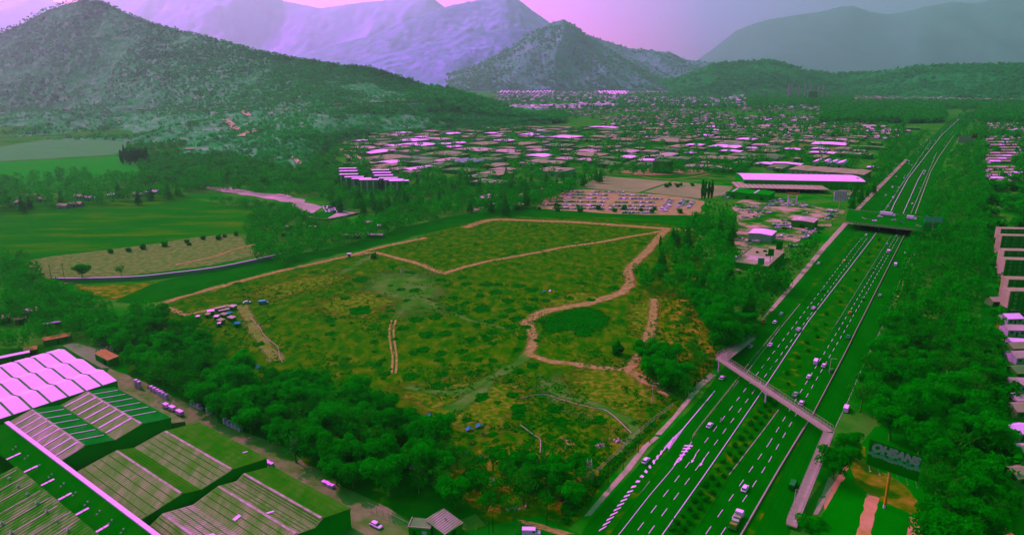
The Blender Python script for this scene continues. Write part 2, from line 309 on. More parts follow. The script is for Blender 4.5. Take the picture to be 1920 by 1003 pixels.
for pts, wd in (([(0, 207), (120, 206), (240, 205), (360, 207), (450, 207), (540, 207), (600, 200), (660, 195), (720, 192), (800, 190), (880, 189)], 9),
                ([(422, 225), (436, 236), (438, 240), (455, 247)], 16), ([(452, 257), (462, 252), (480, 247), (497, 246)], 16), ([(455, 209), (464, 216), (470, 219)], 14),
                ([(552, 295), (560, 308), (568, 318), (578, 328)], 8), ([(300, 290), (330, 284), (370, 279)], 12), ([(360, 207), (380, 209), (392, 209)], 14),
                ([(455, 340), (480, 325), (492, 312)], 9), ([(490, 333), (510, 325), (520, 320)], 7), ([(640, 262), (655, 280), (675, 300), (698, 322)], 8)):
    P = []
    for i in range(len(pts) - 1):
        for k in range(6):
            a = k / 6; q = onhill(pts[i][0] + (pts[i + 1][0] - pts[i][0]) * a, pts[i][1] + (pts[i + 1][1] - pts[i][1]) * a)
            P.append(q if q else G(pts[i][0] + (pts[i + 1][0] - pts[i][0]) * a, pts[i][1] + (pts[i + 1][1] - pts[i][1]) * a, 1))
    if len(P) > 3: ribbon('hill_track', P, wd, mTrackH, 0.6, jit=2.5, k=1, world=True, h=0)
# ---------------------------------------------------------------- fields, tracks, yards (sheets on the ground)
mField = M('rough_grass_field', [(0, 87, 0), (26, 93, 0), (56, 98, 0), (86, 103, 10), (132, 113, 62)], 0.2, detail=14, pos=[.3, .44, .54, .65, .78], stretch=(1, .6, 1, 20))
mOrange = M('dry_orange_soil', [(10, 96, 0), (58, 100, 0), (108, 106, 12), (150, 116, 55)], 0.16, detail=10, soft=.1)
mTrack = M('track_dirt', [(90, 107, 25), (138, 114, 65), (178, 122, 98)], 0.3, detail=10, soft=.5)
mTrack2 = M('worn_dust', [(30, 102, 8), (62, 107, 28), (92, 112, 52)], 0.10, detail=9, soft=.12)
mDark = M('scorched_grass', [(0, 80, 0), (0, 87, 0), (0, 93, 0)], 0.5, detail=8, soft=.35)
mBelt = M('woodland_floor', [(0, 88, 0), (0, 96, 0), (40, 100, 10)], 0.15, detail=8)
mFarF = M('pale_field', [(60, 124, 55), (72, 128, 75), (66, 127, 65)], 0.01, detail=6, stretch=(1, 3, 1))
mFarG = M('green_crop', [(0, 125, 10), (10, 130, 15), (40, 125, 20)], 0.02, detail=6, stretch=(1, 4, 1))
mOliveF = M('olive_field', [(0, 98, 0), (10, 104, 0), (58, 108, 0), (100, 112, 15)], 0.022, detail=9, stretch=(.6, 2.5, 1, -20), pos=[.36, .5, .62, .76])
mStub = M('stubble_field', [(40, 104, 15), (95, 112, 50), (135, 120, 85)], 0.25, detail=10, wave=(3.2, 75, (60, 106, 30), .25, .45))
mConc = M('pale_concrete', [(135, 122, 95), (160, 128, 120), (180, 132, 140)], 0.3, detail=8)
mLot = M('gravel_lot', [(120, 116, 60), (150, 120, 85), (165, 124, 105)], 0.08, detail=9)
mPlaza = M('pale_gravel', [(120, 120, 95), (165, 128, 140), (200, 134, 165)], 0.02, detail=7)
mTan = M('tan_playing_field', [(110, 118, 75), (125, 120, 85), (145, 125, 100)], 0.02, detail=7)
mAsph = M('asphalt', [(0, 90, 0), (0, 99, 0), (5, 106, 3)], 0.09, detail=9, stretch=(1, .16, 1, 33.3), rough=.75, wave=(1.75, -33.3, (0, 88, 0), .45, .35))
mAsph2 = M('worn_asphalt', [(0, 100, 0), (0, 108, 6), (30, 110, 20)], 0.06, detail=8, rough=.75)
mWhite = M('road_paint', [(235, 145, 235), (255, 152, 250)], 1.5, detail=4)
mLine = M('worn_road_paint', [(120, 130, 110), (200, 140, 190)], .8, detail=4)
mKerb = M('kerb_concrete', [(150, 125, 115), (185, 135, 160)], 1.0)
mMed = M('median_soil', [(0, 96, 0), (20, 99, 0), (85, 103, 5), (140, 110, 30)], 0.16, detail=10, pos=[.46, .57, .68, .82])
mGrass = M('mown_grass', [(0, 108, 0), (0, 116, 0), (0, 122, 2)], 0.08, detail=8)
sheet('field', [(270, 585), (300, 570), (500, 512), (655, 478), (760, 452), (880, 415), (935, 406), (1100, 411), (1295, 420), (1310, 470), (1335, 560), (1345, 640), (1335, 700), (1262, 780), (1150, 885), (1040, 1010), (900, 1030), (760, 1000), (560, 850), (380, 760), (250, 640)], mField, .02, rough=3, step=12)
sheet('dry_ground', [(1225, 545), (1290, 550), (1345, 600), (1350, 690), (1262, 775), (1215, 735), (1195, 690), (1215, 640)], mOrange, .035, rough=4, step=8)
sheet('dry_ground', [(1130, 830), (1205, 790), (1262, 765), (1150, 880), (1050, 985), (1040, 960)], mOrange, .035, rough=4, step=8)
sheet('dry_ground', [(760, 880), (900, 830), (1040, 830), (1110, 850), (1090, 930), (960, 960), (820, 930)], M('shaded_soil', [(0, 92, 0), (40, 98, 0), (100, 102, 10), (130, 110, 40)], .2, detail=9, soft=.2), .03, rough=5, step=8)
def tr(pts, w_, m=None, z=.06, j=.8): ribbon('dirt_track', pts, w_ * .78, m or mTrack, z, jit=j)
tr([(296, 573), (330, 560), (380, 546), (440, 530), (530, 507), (600, 492), (655, 480), (700, 474), (740, 483), (790, 496), (815, 507), (838, 513)], 5.5)
tr([(830, 513), (870, 501), (920, 489), (1000, 475), (1060, 463), (1120, 455), (1180, 444), (1240, 434)], 5, z=.065)
tr([(655, 480), (700, 467), (750, 456), (800, 446)], 6, z=.07, j=1.5)
tr([(872, 427), (905, 416), (935, 412), (1000, 414), (1080, 417), (1180, 424), (1250, 429), (1300, 431)], 9, z=.075)
tr([(1248, 430), (1232, 450), (1215, 470), (1195, 488), (1178, 510), (1182, 530), (1165, 548), (1130, 561), (1100, 570), (1070, 574), (1020, 585), (992, 600), (990, 610)], 7, z=.07, j=1.6)
tr([(990, 605), (998, 625), (998, 645), (990, 664)], 5, z=.08)
tr([(992, 664), (1020, 674), (1070, 682), (1130, 690), (1175, 690), (1195, 672), (1212, 640), (1224, 600), (1226, 560)], 5, z=.085, j=1.4)
tr([(1175, 690), (1205, 712), (1240, 730), (1262, 742)], 6, z=.09, j=2)
tr([(1230, 640), (1222, 610), (1228, 570)], 3, mTrack2, .07)
tr([(992, 664), (965, 684), (920, 708), (860, 734), (790, 730), (760, 726)], 6, mTrack2, .075, 2)
tr([(920, 708), (890, 740), (840, 770)], 8, mTrack2, .06, 3)
for dx in (-4, 4): tr([(738 + dx, 600), (734 + dx, 620), (736 + dx, 645), (740 + dx, 672), (738 + dx, 700)], 1.1, None, .095, .2)
for dx in (-3, 3): tr([(738 + dx, 600), (752 + dx, 585), (785 + dx, 568), (806 + dx, 545), (802 + dx, 525)], 1.0, mTrack2, .095, .2)
tr([(452, 572), (462, 590), (478, 620), (500, 648), (520, 676)], 7, M('tan_dust', [(80, 108, 20), (125, 115, 65)], .2, detail=8, soft=.3), .07, 2)
tr([(296, 573), (325, 580), (345, 590), (380, 584), (430, 572)], 4, mTrack, .08, 1.5)
tr([(850, 588), (880, 600), (930, 612), (970, 618)], 3, mTrack2, .08, 1)
tr([(1010, 702), (1040, 735), (1120, 760), (1190, 800), (1170, 850)], 5, mTrack2, .06, 2.5)
tr([(700, 478), (660, 500), (600, 530), (520, 560)], 7, mTrack2, .045, 3)
sheet('worn_ground', [(700, 505), (790, 496), (850, 515), (830, 560), (850, 600), (760, 610), (700, 590), (640, 560)], mTrack2, .05, rough=9, step=9)
sheet('worn_ground', [(1040, 690), (1110, 745), (1180, 800), (1150, 830), (1080, 790), (1000, 750)], mTrack2, .05, rough=6, step=9)
sheet('worn_ground', [(1040, 818), (1075, 822), (1085, 840), (1060, 845)], mTrack, .06, rough=3, step=4)
mDryG = M('dry_grass_tufts', [(15, 95, 0), (75, 103, 5), (118, 110, 35), (160, 119, 78)], 0.35, detail=13, soft=.12, pos=[.36, .5, .62, .78])
sheet('dry_grass', [(1030, 700), (1120, 665), (1230, 660), (1262, 740), (1200, 820), (1150, 850), (1070, 780)], mDryG, .052, rough=6, step=10)
sheet('dry_grass', [(1170, 570), (1215, 545), (1240, 560), (1240, 630), (1215, 650), (1170, 620)], mDryG, .0525, rough=4, step=10)
sheet('dry_grass', [(720, 770), (700, 735), (800, 705), (910, 700), (1000, 705), (1020, 760), (980, 820), (870, 825), (780, 800)], mDryG, .053, rough=6, step=10)
sheet('dry_grass', [(600, 560), (700, 540), (760, 560), (720, 600), (620, 600), (560, 580)], mDryG, .054, rough=5, step=10)
sheet('dry_grass', [(420, 562), (500, 530), (640, 503), (690, 518), (600, 545), (500, 572)], mDryG, .055, rough=4, step=10)
sheet('dry_grass', [(1000, 560), (1090, 545), (1170, 560), (1110, 566), (1020, 580)], mDryG, .056, rough=5, step=8)
# scorched and sunken patches
PZ = [(110, 570, 24), (20, 675, 16), (110, 745, 36), (335, 628, 14), (415, 632, 18), (365, 687, 12), (555, 573, 16), (595, 603, 9), (700, 595, 16), (680, 560, 14), (820, 598, 18), (885, 597, 14), (1000, 605, 18), (1070, 630, 20), (870, 645, 22), (780, 660, 13), (630, 672, 15), (940, 690, 20), (1080, 683, 15), (1150, 690, 16), (1285, 675, 14), (1400, 685, 14), (1350, 590, 16), (1530, 617, 18), (620, 735, 20), (680, 755, 18), (790, 740, 26), (1060, 735, 20), (950, 745, 18), (420, 795, 22), (530, 780, 20), (350, 845, 18), (480, 880, 24), (580, 875, 22), (640, 828, 18), (835, 805, 16), (910, 780, 14), (980, 790, 20), (850, 870, 18), (950, 835, 20), (1040, 840, 16), (820, 900, 20), (730, 905, 18), (1015, 895, 16), (185, 920, 14), (850, 930, 14), (460, 965, 20), (400, 985, 14), (560, 985, 18), (680, 975, 18), (990, 965, 14), (1100, 915, 12), (370, 530, 10), (400, 535, 9), (1700, 370, 14), (1510, 505, 12), (1140, 355, 10), (1380, 395, 10), (1640, 290, 12), (1080, 270, 12), (760, 375, 9), (970, 425, 10), (290, 497, 14), (345, 393, 8), (1290, 300, 9), (700, 700, 12), (240, 780, 16), (1130, 800, 14), (760, 830, 14), (300, 905, 10)]
PZ = [(640 + x / 3, 334 + y / 3, r / 3 * 1.35) for x, y, r in PZ]
PZ += [(640 + x / 3, 668 + y / 3, r / 3 * 1.3) for x, y, r in [(200, 50, 16), (230, 25, 14), (250, 100, 14), (390, 115, 26), (720, 98, 14), (780, 80, 12), (570, 100, 18), (540, 170, 22), (600, 160, 12), (1000, 85, 16), (1080, 55, 22), (950, 135, 14), (790, 225, 22), (770, 248, 12), (960, 215, 20), (1000, 295, 26), (1000, 320, 16), (1200, 295, 26), (1230, 370, 26), (1450, 360, 24), (1400, 370, 14), (550, 20, 16), (770, 20, 14), (850, 20, 14), (880, 260, 10), (930, 395, 12), (990, 340, 18), (1400, 590, 20), (600, 350, 24), (700, 360, 14)]]
PZ += [(400 + 380 * rnd.random(), 520 + 200 * rnd.random(), 2 + 6 * rnd.random() ** 2) for _ in range(34)]
PITS = []
for i, (px, py, r) in enumerate(PZ):
    c = G(px, py); e = (G(px + r, py) - c).length * 1.5; a0 = rnd.random() * 6; pts = []
    for k in range(20):
        a = k / 20 * 2 * math.pi; q = 1 + .5 * noise.noise(Vector((math.cos(a) * 1.7 + i * 3.1, math.sin(a) * 1.7, 2)))
        pts.append(Vector((c.x + math.cos(a) * e * q, c.y + math.sin(a) * e * q * 1.15, 0)))
    sheet('scorched_patch', pts, mDark, .10 + .0005 * i, world=True); PITS.append((c, e))
sheet('scorched_patch', [(1010, 618), (1012, 604), (1030, 592), (1060, 580), (1095, 574), (1130, 580), (1150, 598), (1142, 612), (1120, 622), (1105, 636), (1085, 634), (1080, 622), (1050, 620), (1030, 628)], mDark, .16, rough=2.2, step=3)
for px, py in ((1040, 605), (1060, 592), (1085, 588), (1110, 590), (1130, 600), (1100, 608), (1070, 608), (1050, 600), (1108, 622), (1095, 615)): PITS.append((G(px, py), 6.5))
for k in range(62):                              # dug squares in the lower corner of the field
    px, py = 860 + 260 * rnd.random(), 812 + 110 * rnd.random(); c = G(px, py); a = R(HW) + rnd.uniform(-.2, .2); s_ = rnd.uniform(1.2, 2.3)
    u = Vector((math.cos(a), math.sin(a), 0)) * s_; v = Vector((-u.y, u.x, 0)) * .8
    sheet('dug_plot', [c - u - v, c + u - v, c + u + v, c - u + v], mDark, .18 + .0005 * k, world=True)
# left side: fields
sheet('far_field', [(-160, 285), (0, 276), (60, 266), (100, 262), (245, 263), (252, 274), (215, 291), (0, 303), (-160, 308)], mFarF, .3, rough=12, step=60)
sheet('green_field', [(-160, 309), (0, 304), (215, 294), (250, 300), (268, 318), (240, 345), (0, 360), (-160, 365)], mFarG, .25, rough=8, step=50)
sheet('olive_field', [(-120, 400), (0, 388), (100, 382), (250, 375), (300, 366), (340, 364), (375, 376), (430, 385), (508, 388), (505, 402), (462, 436), (330, 462), (200, 472), (30, 492), (-120, 520)], mOliveF, .2, rough=6, step=30)
sheet('stubble_field', [(36, 492), (110, 479), (200, 469), (380, 444), (445, 439), (458, 450), (478, 466), (490, 478), (400, 497), (200, 524), (110, 534), (56, 516)], mStub, .24, rough=3, step=15)
tr([(330, 497), (400, 482), (440, 468), (478, 459)], 4, mTrack, .3, 1)
sheet('dry_verge', [(130, 536), (200, 534), (300, 527), (330, 523), (290, 545), (250, 560), (215, 565), (180, 560)], mOrange, .2, rough=4, step=8)
sheet('gravel_yard', [(368, 350.5), (430, 352), (480, 361), (540, 367), (572, 375), (596, 389), (590, 400), (572, 398), (548, 381), (500, 372), (440, 363)], mPlaza, .3, rough=5, step=14)
sheet('railway_cutting', [(215, 566), (300, 528), (530, 484), (640, 462), (760, 425), (880, 400), (935, 388), (960, 394), (935, 405), (880, 418), (800, 438), (700, 462), (655, 472), (500, 507), (296, 566)], M('cutting_bank', [(0, 86, 0), (0, 94, 0), (12, 98, 0)], .08, detail=8), .22, rough=3, step=10)
sheet('scrub_strip', [(880, 400), (1000, 388), (1300, 398), (1340, 410), (1300, 424), (1250, 420), (1100, 410), (935, 405)], MATS['cutting_bank'], .24, rough=3, step=12)
sheet('dry_verge', [(1040, 405), (1160, 409), (1300, 416), (1300, 420), (1150, 413)], mOliveF, .27, rough=2.5, step=8)
# behind the field: car yard and playing fields
sheet('car_yard', [(1005, 392), (1022, 374), (1062, 357), (1095, 356), (1170, 361), (1240, 366), (1290, 372), (1320, 378), (1310, 405), (1250, 404), (1140, 401)], mLot, .26, rough=2, step=12)
sheet('playing_field', [(1088, 352), (1102, 343), (1131, 331), (1258, 341), (1230, 350), (1196, 362)], mTan, .26)
sheet('playing_field', [(1207, 361), (1237, 351), (1262, 341), (1330, 347), (1375, 350), (1360, 366), (1310, 373)], mTan, .26)
sheet('dealer_lot', [(1372, 385), (1400, 372), (1480, 378), (1560, 392), (1590, 388), (1560, 420), (1520, 440), (1470, 470), (1430, 500), (1380, 508), (1376, 450), (1385, 420)], M('dealer_lot_ground', [(0, 100, 0), (60, 110, 30), (150, 122, 100), (190, 128, 140)], .045, detail=8, pos=[.4, .48, .56, .66]), .26, rough=3, step=10)
sheet('bare_ground', [(1585, 352), (1620, 352), (1605, 366), (1560, 364)], mTan, .3)
sheet('bare_ground', [(1420, 268), (1500, 268), (1620, 276), (1618, 284), (1500, 280), (1430, 276)], M('olive_strip', [(40, 105, 10), (90, 108, 25), (120, 115, 60)], .01, detail=8), .5, rough=8, step=30)
sheet('bare_ground', [(1540, 282), (1600, 282), (1598, 290), (1540, 290)], M('straw_ground', [(110, 112, 60), (150, 120, 90)], .01), .6)
sheet('bare_ground', [(1150, 322), (1200, 316), (1300, 318), (1340, 322), (1290, 328), (1220, 330)], mLot, .3, rough=6, step=20)
# ---------------------------------------------------------------- highway
sheet('highway', [(1085, 1012), (1100, 983), (1158, 915), (1240, 823), (1308, 753), (1343, 707), (1385, 654), (1440, 592), (1509, 515), (1547, 470), (1592, 418), (1628, 372), (1662, 335), (1708, 292), (1745, 258), (1784, 224), (1830, 206), (1836, 212), (1800, 250), (1772, 300), (1756, 340), (1735, 400), (1716, 470), (1690, 530), (1656, 609), (1622, 676), (1593, 745), (1566, 801), (1530, 880), (1475, 1012)], mAsph, .05)
def strip(name, L, Rr, m, z, rough=0): return sheet(name, L + Rr[::-1], m, z, rough=rough, step=5)
def kerbed(name, L, Rr, m, h=.13):
    poly = [G(*p) for p in L + Rr[::-1]]; b = MB(); b.prism(poly, .04, h, mKerb, m); return props(link(name, b.mesh(name)), kind='structure')
kerbed('planted_median', [(1246, 1012), (1325, 893), (1385, 806), (1431, 741), (1520, 604), (1650, 437)], [(1292, 1012), (1366, 893), (1434, 804), (1475, 748), (1529, 666), (1570, 603), (1671, 441)], mMed)
kerbed('planted_median', [(1671, 400), (1684, 374), (1707, 334), (1732, 304), (1770, 255)], [(1688, 400), (1700, 374), (1720, 336), (1738, 310), (1774, 255)], mBelt)
kerbed('traffic_island', [(1128, 1012), (1147, 976), (1192, 912), (1228, 868), (1250, 838)], [(1137, 1012), (1180, 950), (1219, 900), (1242, 868), (1254, 842)], mMed)
kerbed('traffic_island', [(1294, 822), (1306, 803), (1379, 711), (1397, 687), (1458, 613), (1482, 580), (1557, 492), (1613, 422)], [(1297, 828), (1315, 803), (1387, 711), (1404, 687), (1464, 613), (1496, 574), (1572, 490), (1622, 424)], mMed)
kerbed('verge', [(1392, 1012), (1462, 877), (1508, 803), (1521, 783)], [(1410, 1012), (1478, 867), (1515, 803), (1524, 785)], mMed)
kerbed('pavement', [(1095, 968), (1140, 915), (1170, 880), (1205, 836), (1228, 818)], [(1108, 966), (1152, 915), (1184, 880), (1215, 838), (1236, 820)], mConc)
kerbed('pavement', [(1228, 815), (1262, 780), (1306, 722), (1330, 700)], [(1240, 815), (1276, 774), (1318, 724), (1343, 703)], mConc)
kerbed('pavement', [(1425, 605), (1440, 584), (1500, 512), (1538, 466), (1582, 418)], [(1438, 590), (1450, 582), (1509, 514), (1547, 468), (1590, 420)], mConc)
kerbed('pavement', [(1602, 395), (1650, 345), (1697, 299)], [(1610, 395), (1657, 347), (1702, 300)], mConc)
kerbed('pavement', [(1540, 930), (1553, 895)], [(1553, 930), (1567, 895)], mConc); kerbed('pavement', [(1525, 965), (1536, 933)], [(1534, 965), (1550, 933)], mConc)
kerbed('pavement', [(1745, 425), (1756, 380), (1766, 340)], [(1756, 425), (1764, 380), (1772, 340)], mTrack)
def line(pts, w_, m=mWhite, z=.06, nm='road_marking'): ribbon(nm, pts, w_, m, z, k=1)
line([(1241, 1003), (1320, 891.5), (1381, 803), (1424, 740), (1515, 603), (1643, 437)], .19)
line([(1670, 397), (1679, 378), (1703, 334), (1728, 302), (1766, 253), (1800, 222)], .34)
line([(1160, 1002), (1218, 928), (1260, 879), (1275, 858), (1297, 828)], .14)
line([(1137, 1003), (1180, 948), (1218, 902)], .3, mLine)
line([(1264, 872), (1270, 862), (1296, 834)], .3)
line([(1312, 803), (1386, 713)], .2, mLine, .075); line([(1399, 700), (1463, 615), (1500, 570)], .2, mLine)
line([(1434, 803), (1460, 768)], .25, mKerb, .14); line([(1367, 890), (1434, 803)], .25, mKerb, .14)
line([(1529, 665), (1570, 603), (1671, 441)], .22)
line([(1693, 401), (1721, 338), (1740, 305)], .3); line([(1282, 802), (1340, 733)], .28)
line([(1716, 401), (1745, 322), (1760, 295), (1789, 253)], .5, mKerb)
line([(1387, 1006), (1460, 880), (1507, 803)], .5, mLine, .14); line([(1614, 604), (1700, 432)], .4, mLine, .07)
line([(1566, 801), (1593, 745), (1622, 676), (1656, 609), (1705, 482)], .15, mLine)
def dashes(p, q, per=10.2, ln=4.6, w_=.14):
    a, b = G(*p), G(*q); L = (b - a).length; t = (b - a).normalized(); n = Vector((t.y, -t.x, 0)) * w_ / 2; mb = MB(); s = 0
    while s < L:
        c = a + t * s; d = a + t * min(L, s + ln); mb.add([(c + n).to_tuple()[:2] + (.06,), (d + n).to_tuple()[:2] + (.06,), (d - n).to_tuple()[:2] + (.06,), (c - n).to_tuple()[:2] + (.06,)], [(0, 1, 2, 3)], mWhite); s += per
    props(link('lane_dashes', mb.mesh('lane_dashes')), kind='structure')
dashes((1195.4, 993.6), (1598, 468)); dashes((1216, 1000), (1627, 445)); dashes((1598, 468), (1618, 445))
dashes((1323, 1001), (1442, 831)); dashes((1442, 831), (1680, 442)); dashes((1351, 1003), (1441, 866)); dashes((1441, 866), (1686, 443))
dashes((1655, 400), (1745, 265), w_=.3); dashes((1708, 400), (1757, 285), w_=.3); dashes((1676, 640), (1716, 470), per=16, w_=.12)
for a, b in (((1637, 545), (1576, 640)), ): pass
# hatched gores
mb = MB()
L0, L1 = [G(1122, 996), G(1178, 920), G(1245, 838), G(1262, 820), G(1282, 803)], [G(1140, 985), G(1196, 914), G(1246, 856), G(1262, 832), G(1283, 803)]
def along(P, f):
    f *= len(P) - 1; i = min(len(P) - 2, int(f)); return P[i].lerp(P[i + 1], f - i)
nh = 34
for k in range(nh):
    f = k / nh; a, b, c, d = along(L0, f), along(L0, f + .42 / nh), along(L1, f + .30 / nh), along(L1, f - .12 / nh if f > .02 else 0)
    if k < 19: c = a.lerp(c, .8); d = a.lerp(d, .8)
    mb.add([(p.x, p.y, .064) for p in (a, b, c, d)], [(0, 1, 2, 3)], mWhite)
for P in ([(1267, 868), (1280, 848), (1290, 832)], ):
    for k in range(6):
        f = k / 6; a = along([G(*q) for q in P], f); t = dv * 1.3 + nv * (.6 + f * 1.4); u = dv * .9
        mb.add([(p.x, p.y, .064) for p in (a - nv * (.1 + f), a - nv * (.1 + f) + u, a + t + u, a + t)], [(0, 1, 2, 3)], mWhite)
for sx, sy in ((1275, 863), (1297, 866), (1313, 872)):  # lane arrows
    a = G(sx + 8, sy - 14); t = (G(sx + 8, sy - 14) - G(sx, sy)).normalized(); n = Vector((t.y, -t.x, 0))
    mb.add([(p.x, p.y, .066) for p in (a + n * .12, a - n * .12, a - n * .12 - t * 4.5, a + n * .12 - t * 4.5, a + n * .5 - t * 4.3, a - n * .5 - t * 4.3, a - t * 6.3)], [(0, 1, 2, 3), (4, 5, 6)], mWhite)
props(link('road_hatching', mb.mesh('road_hatching')), kind='structure')
line([(1262, 820), (1246, 856), (1240, 868)], .25); line([(1225, 867), (1262, 822), (1282, 802)], .25)
# alley beside the warehouses, street at the bottom, park on the right
sheet('alley', [(205, 690), (240, 703), (300, 730), (350, 755), (450, 808), (530, 838), (600, 880), (640, 912), (700, 938), (790, 985), (770, 1020), (640, 1020), (500, 900), (330, 800), (205, 730)], M('alley_concrete', [(50, 110, 15), (95, 116, 60), (130, 122, 90)], .12, detail=9), .06, rough=1.5, step=6)
sheet('woodland_floor', [(230, 660), (330, 690), (450, 740), (560, 790), (700, 850), (820, 900), (900, 960), (860, 1000), (790, 985), (700, 938), (640, 912), (600, 880), (530, 838), (450, 808), (350, 755), (240, 703)], mBelt, .05, rough=2, step=6)  # ground under the belt, darkened to stand for the trees' shade
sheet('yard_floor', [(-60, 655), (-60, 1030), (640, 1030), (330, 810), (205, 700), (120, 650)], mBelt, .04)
sheet('pavement_slab', [(118, 648), (140, 641), (180, 655), (178, 662), (215, 690), (190, 690), (150, 668)], M('slab_concrete', [(95, 122, 75), (120, 125, 95)], .1, detail=8), .09)
sheet('street', [(760, 985), (900, 990), (1010, 965), (1085, 1000), (1085, 1030), (760, 1030)], mAsph2, .055)
sheet('dirt_path', [(965, 972), (1000, 978), (1080, 1000), (1060, 1006), (985, 985)], mTrack, .07, rough=.5, step=3)
sheet('dirt_path', [(828, 985), (895, 960), (922, 985), (895, 995), (850, 996)], mTrack2, .075, rough=.5, step=3)
sheet('park_ground', [(1545, 1012), (1580, 895), (1600, 850), (1640, 800), (1720, 780), (1860, 760), (1870, 1012)], mGrass, .04)
mPath = M('park_dirt', [(150, 112, 50), (180, 120, 90), (190, 124, 105)], .2, detail=8); mPath2 = M('park_dry_soil', [(30, 99, 0), (95, 106, 8), (135, 113, 35)], .2, detail=9)
sheet('bare_soil', [(1597, 850), (1640, 870), (1700, 920), (1740, 960), (1700, 965), (1650, 940), (1622, 920), (1600, 905)], mPath2, .06, rough=1.5, step=3)
sheet('lawn', [(1577, 903), (1605, 912), (1624, 925), (1605, 1012), (1515, 1012)], mGrass, .07)
sheet('lawn', [(1650, 938), (1705, 961), (1701, 1012), (1630, 1012)], mGrass, .07)
sheet('dirt_path', [(1625, 924), (1649, 934), (1630, 1012), (1603, 1012)], mPath, .08, rough=.4, step=2)
sheet('dirt_path', [(1705, 968), (1733, 976), (1731, 1012), (1700, 1012)], mPath, .08, rough=.4, step=2)
sheet('dirt_path', [(1545, 940), (1560, 890), (1585, 860), (1596, 862), (1575, 905), (1545, 965)], mPath, .065, rough=.6, step=2)
for pts, m_ in (([(1757, 790), (1785, 770), (1790, 780), (1768, 785)], mPath), ([(1598, 832), (1622, 838), (1624, 856), (1602, 850)], mPath2), ([(1755, 905), (1790, 895), (1810, 930), (1790, 940), (1760, 915)], mPath2), ([(1875, 788), (1888, 788), (1890, 812), (1876, 810)], mPath), ([(1877, 878), (1895, 880), (1896, 1012), (1885, 1012), (1882, 940)], mPath), ([(1868, 480), (1882, 482), (1880, 530), (1868, 530)], mPath2), ([(1870, 600), (1880, 600), (1878, 660), (1866, 650)], mPath2), ([(1680, 560), (1688, 552), (1692, 524), (1696, 522), (1692, 545)], mPath), ([(1703, 498), (1710, 486), (1711, 480), (1706, 484)], mPath)):
    sheet('bare_soil', pts, m_, .09, rough=.8, step=3)
ribbon('street', [(1868, 1010), (1872, 900), (1866, 800), (1862, 700), (1858, 600), (1852, 500), (1846, 430), (1840, 340), (1834, 280)], 9, mAsph2, .055)

ribbon('street', [(1078, 342), (1110, 330), (1150, 315), (1198, 298), (1260, 280)], 7, mConc, .28, jit=1)
ribbon('street', [(700, 322), (660, 300), (640, 280)], 7, mConc, .28, jit=1)
ribbon('street', [(880, 398), (930, 380), (975, 366), (1060, 340)], 6, mConc, .31, jit=1)
ribbon('street', [(1240, 333), (1310, 336), (1390, 340)], 5, mAsph2, .33); ribbon('street', [(1180, 325), (1230, 336), (1290, 334), (1330, 326)], 3, mTrack, .36, jit=1)
# ---------------------------------------------------------------- near warehouses (lower left)
mShadeW = M('warehouse_wall_sheet', [(30, 108, 20), (55, 112, 40)], .3)
AX = Vector((math.cos(R(-36.7)), math.sin(R(-36.7)), 0)); BX = Vector((-AX.y, AX.x, 0))
def AB(p):  # grid coordinates of the warehouse block
    return (p.dot(AX), p.dot(BX))
def UN(a, b, z): q = AX * a + BX * b; return (q.x, q.y, z)
def corrug(nm, cols, per=1.1, second=(50, 105, 15), amt=.6, sc=.25): return M(nm, cols, sc, detail=9, wave=(per, -36.7, second, .3, amt), stretch=(1, .35, 1, 36.7))
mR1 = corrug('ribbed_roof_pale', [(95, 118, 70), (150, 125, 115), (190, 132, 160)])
mR1d = corrug('ribbed_roof_pale_shade', [(0, 104, 10), (10, 112, 30), (40, 116, 50)], second=(0, 96, 0), amt=.4)  # far slopes of the pale roof: their shade is put into the colour
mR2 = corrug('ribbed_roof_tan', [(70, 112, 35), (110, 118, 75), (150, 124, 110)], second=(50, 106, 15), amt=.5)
mR2d = corrug('ribbed_roof_tan_shade', [(15, 104, 5), (50, 108, 15), (75, 112, 35)], second=(20, 100, 0), amt=.4)  # shaded copy of the tan roof, for the slopes facing away
mR5 = corrug('ribbed_roof_rust', [(0, 104, 0), (70, 112, 40), (150, 124, 110)], per=1.4, second=(0, 98, 0), amt=.75)
mR0 = corrug('old_dark_roof', [(0, 92, 0), (0, 100, 0), (20, 102, 5)], per=.9, second=(0, 88, 0), amt=.5)
mRidge = M('ridge_capping', [(120, 120, 90), (165, 128, 135), (200, 136, 185)], .4)
mSky = M('roof_light', [(200, 140, 190), (240, 150, 235)], .5)
mGut = M('white_gutter', [(235, 145, 235), (255, 152, 252)], .5)
mWallD = M('dark_sheet_wall', [(0, 125, 5), (0, 135, 14)], .15, stretch=(1, 1, .1))
mVent = M('vent_metal', [(140, 130, 130), (210, 145, 205)], 2)
def seam_strip(b, a0, a1, bb, z0, z1, w_, m): pass
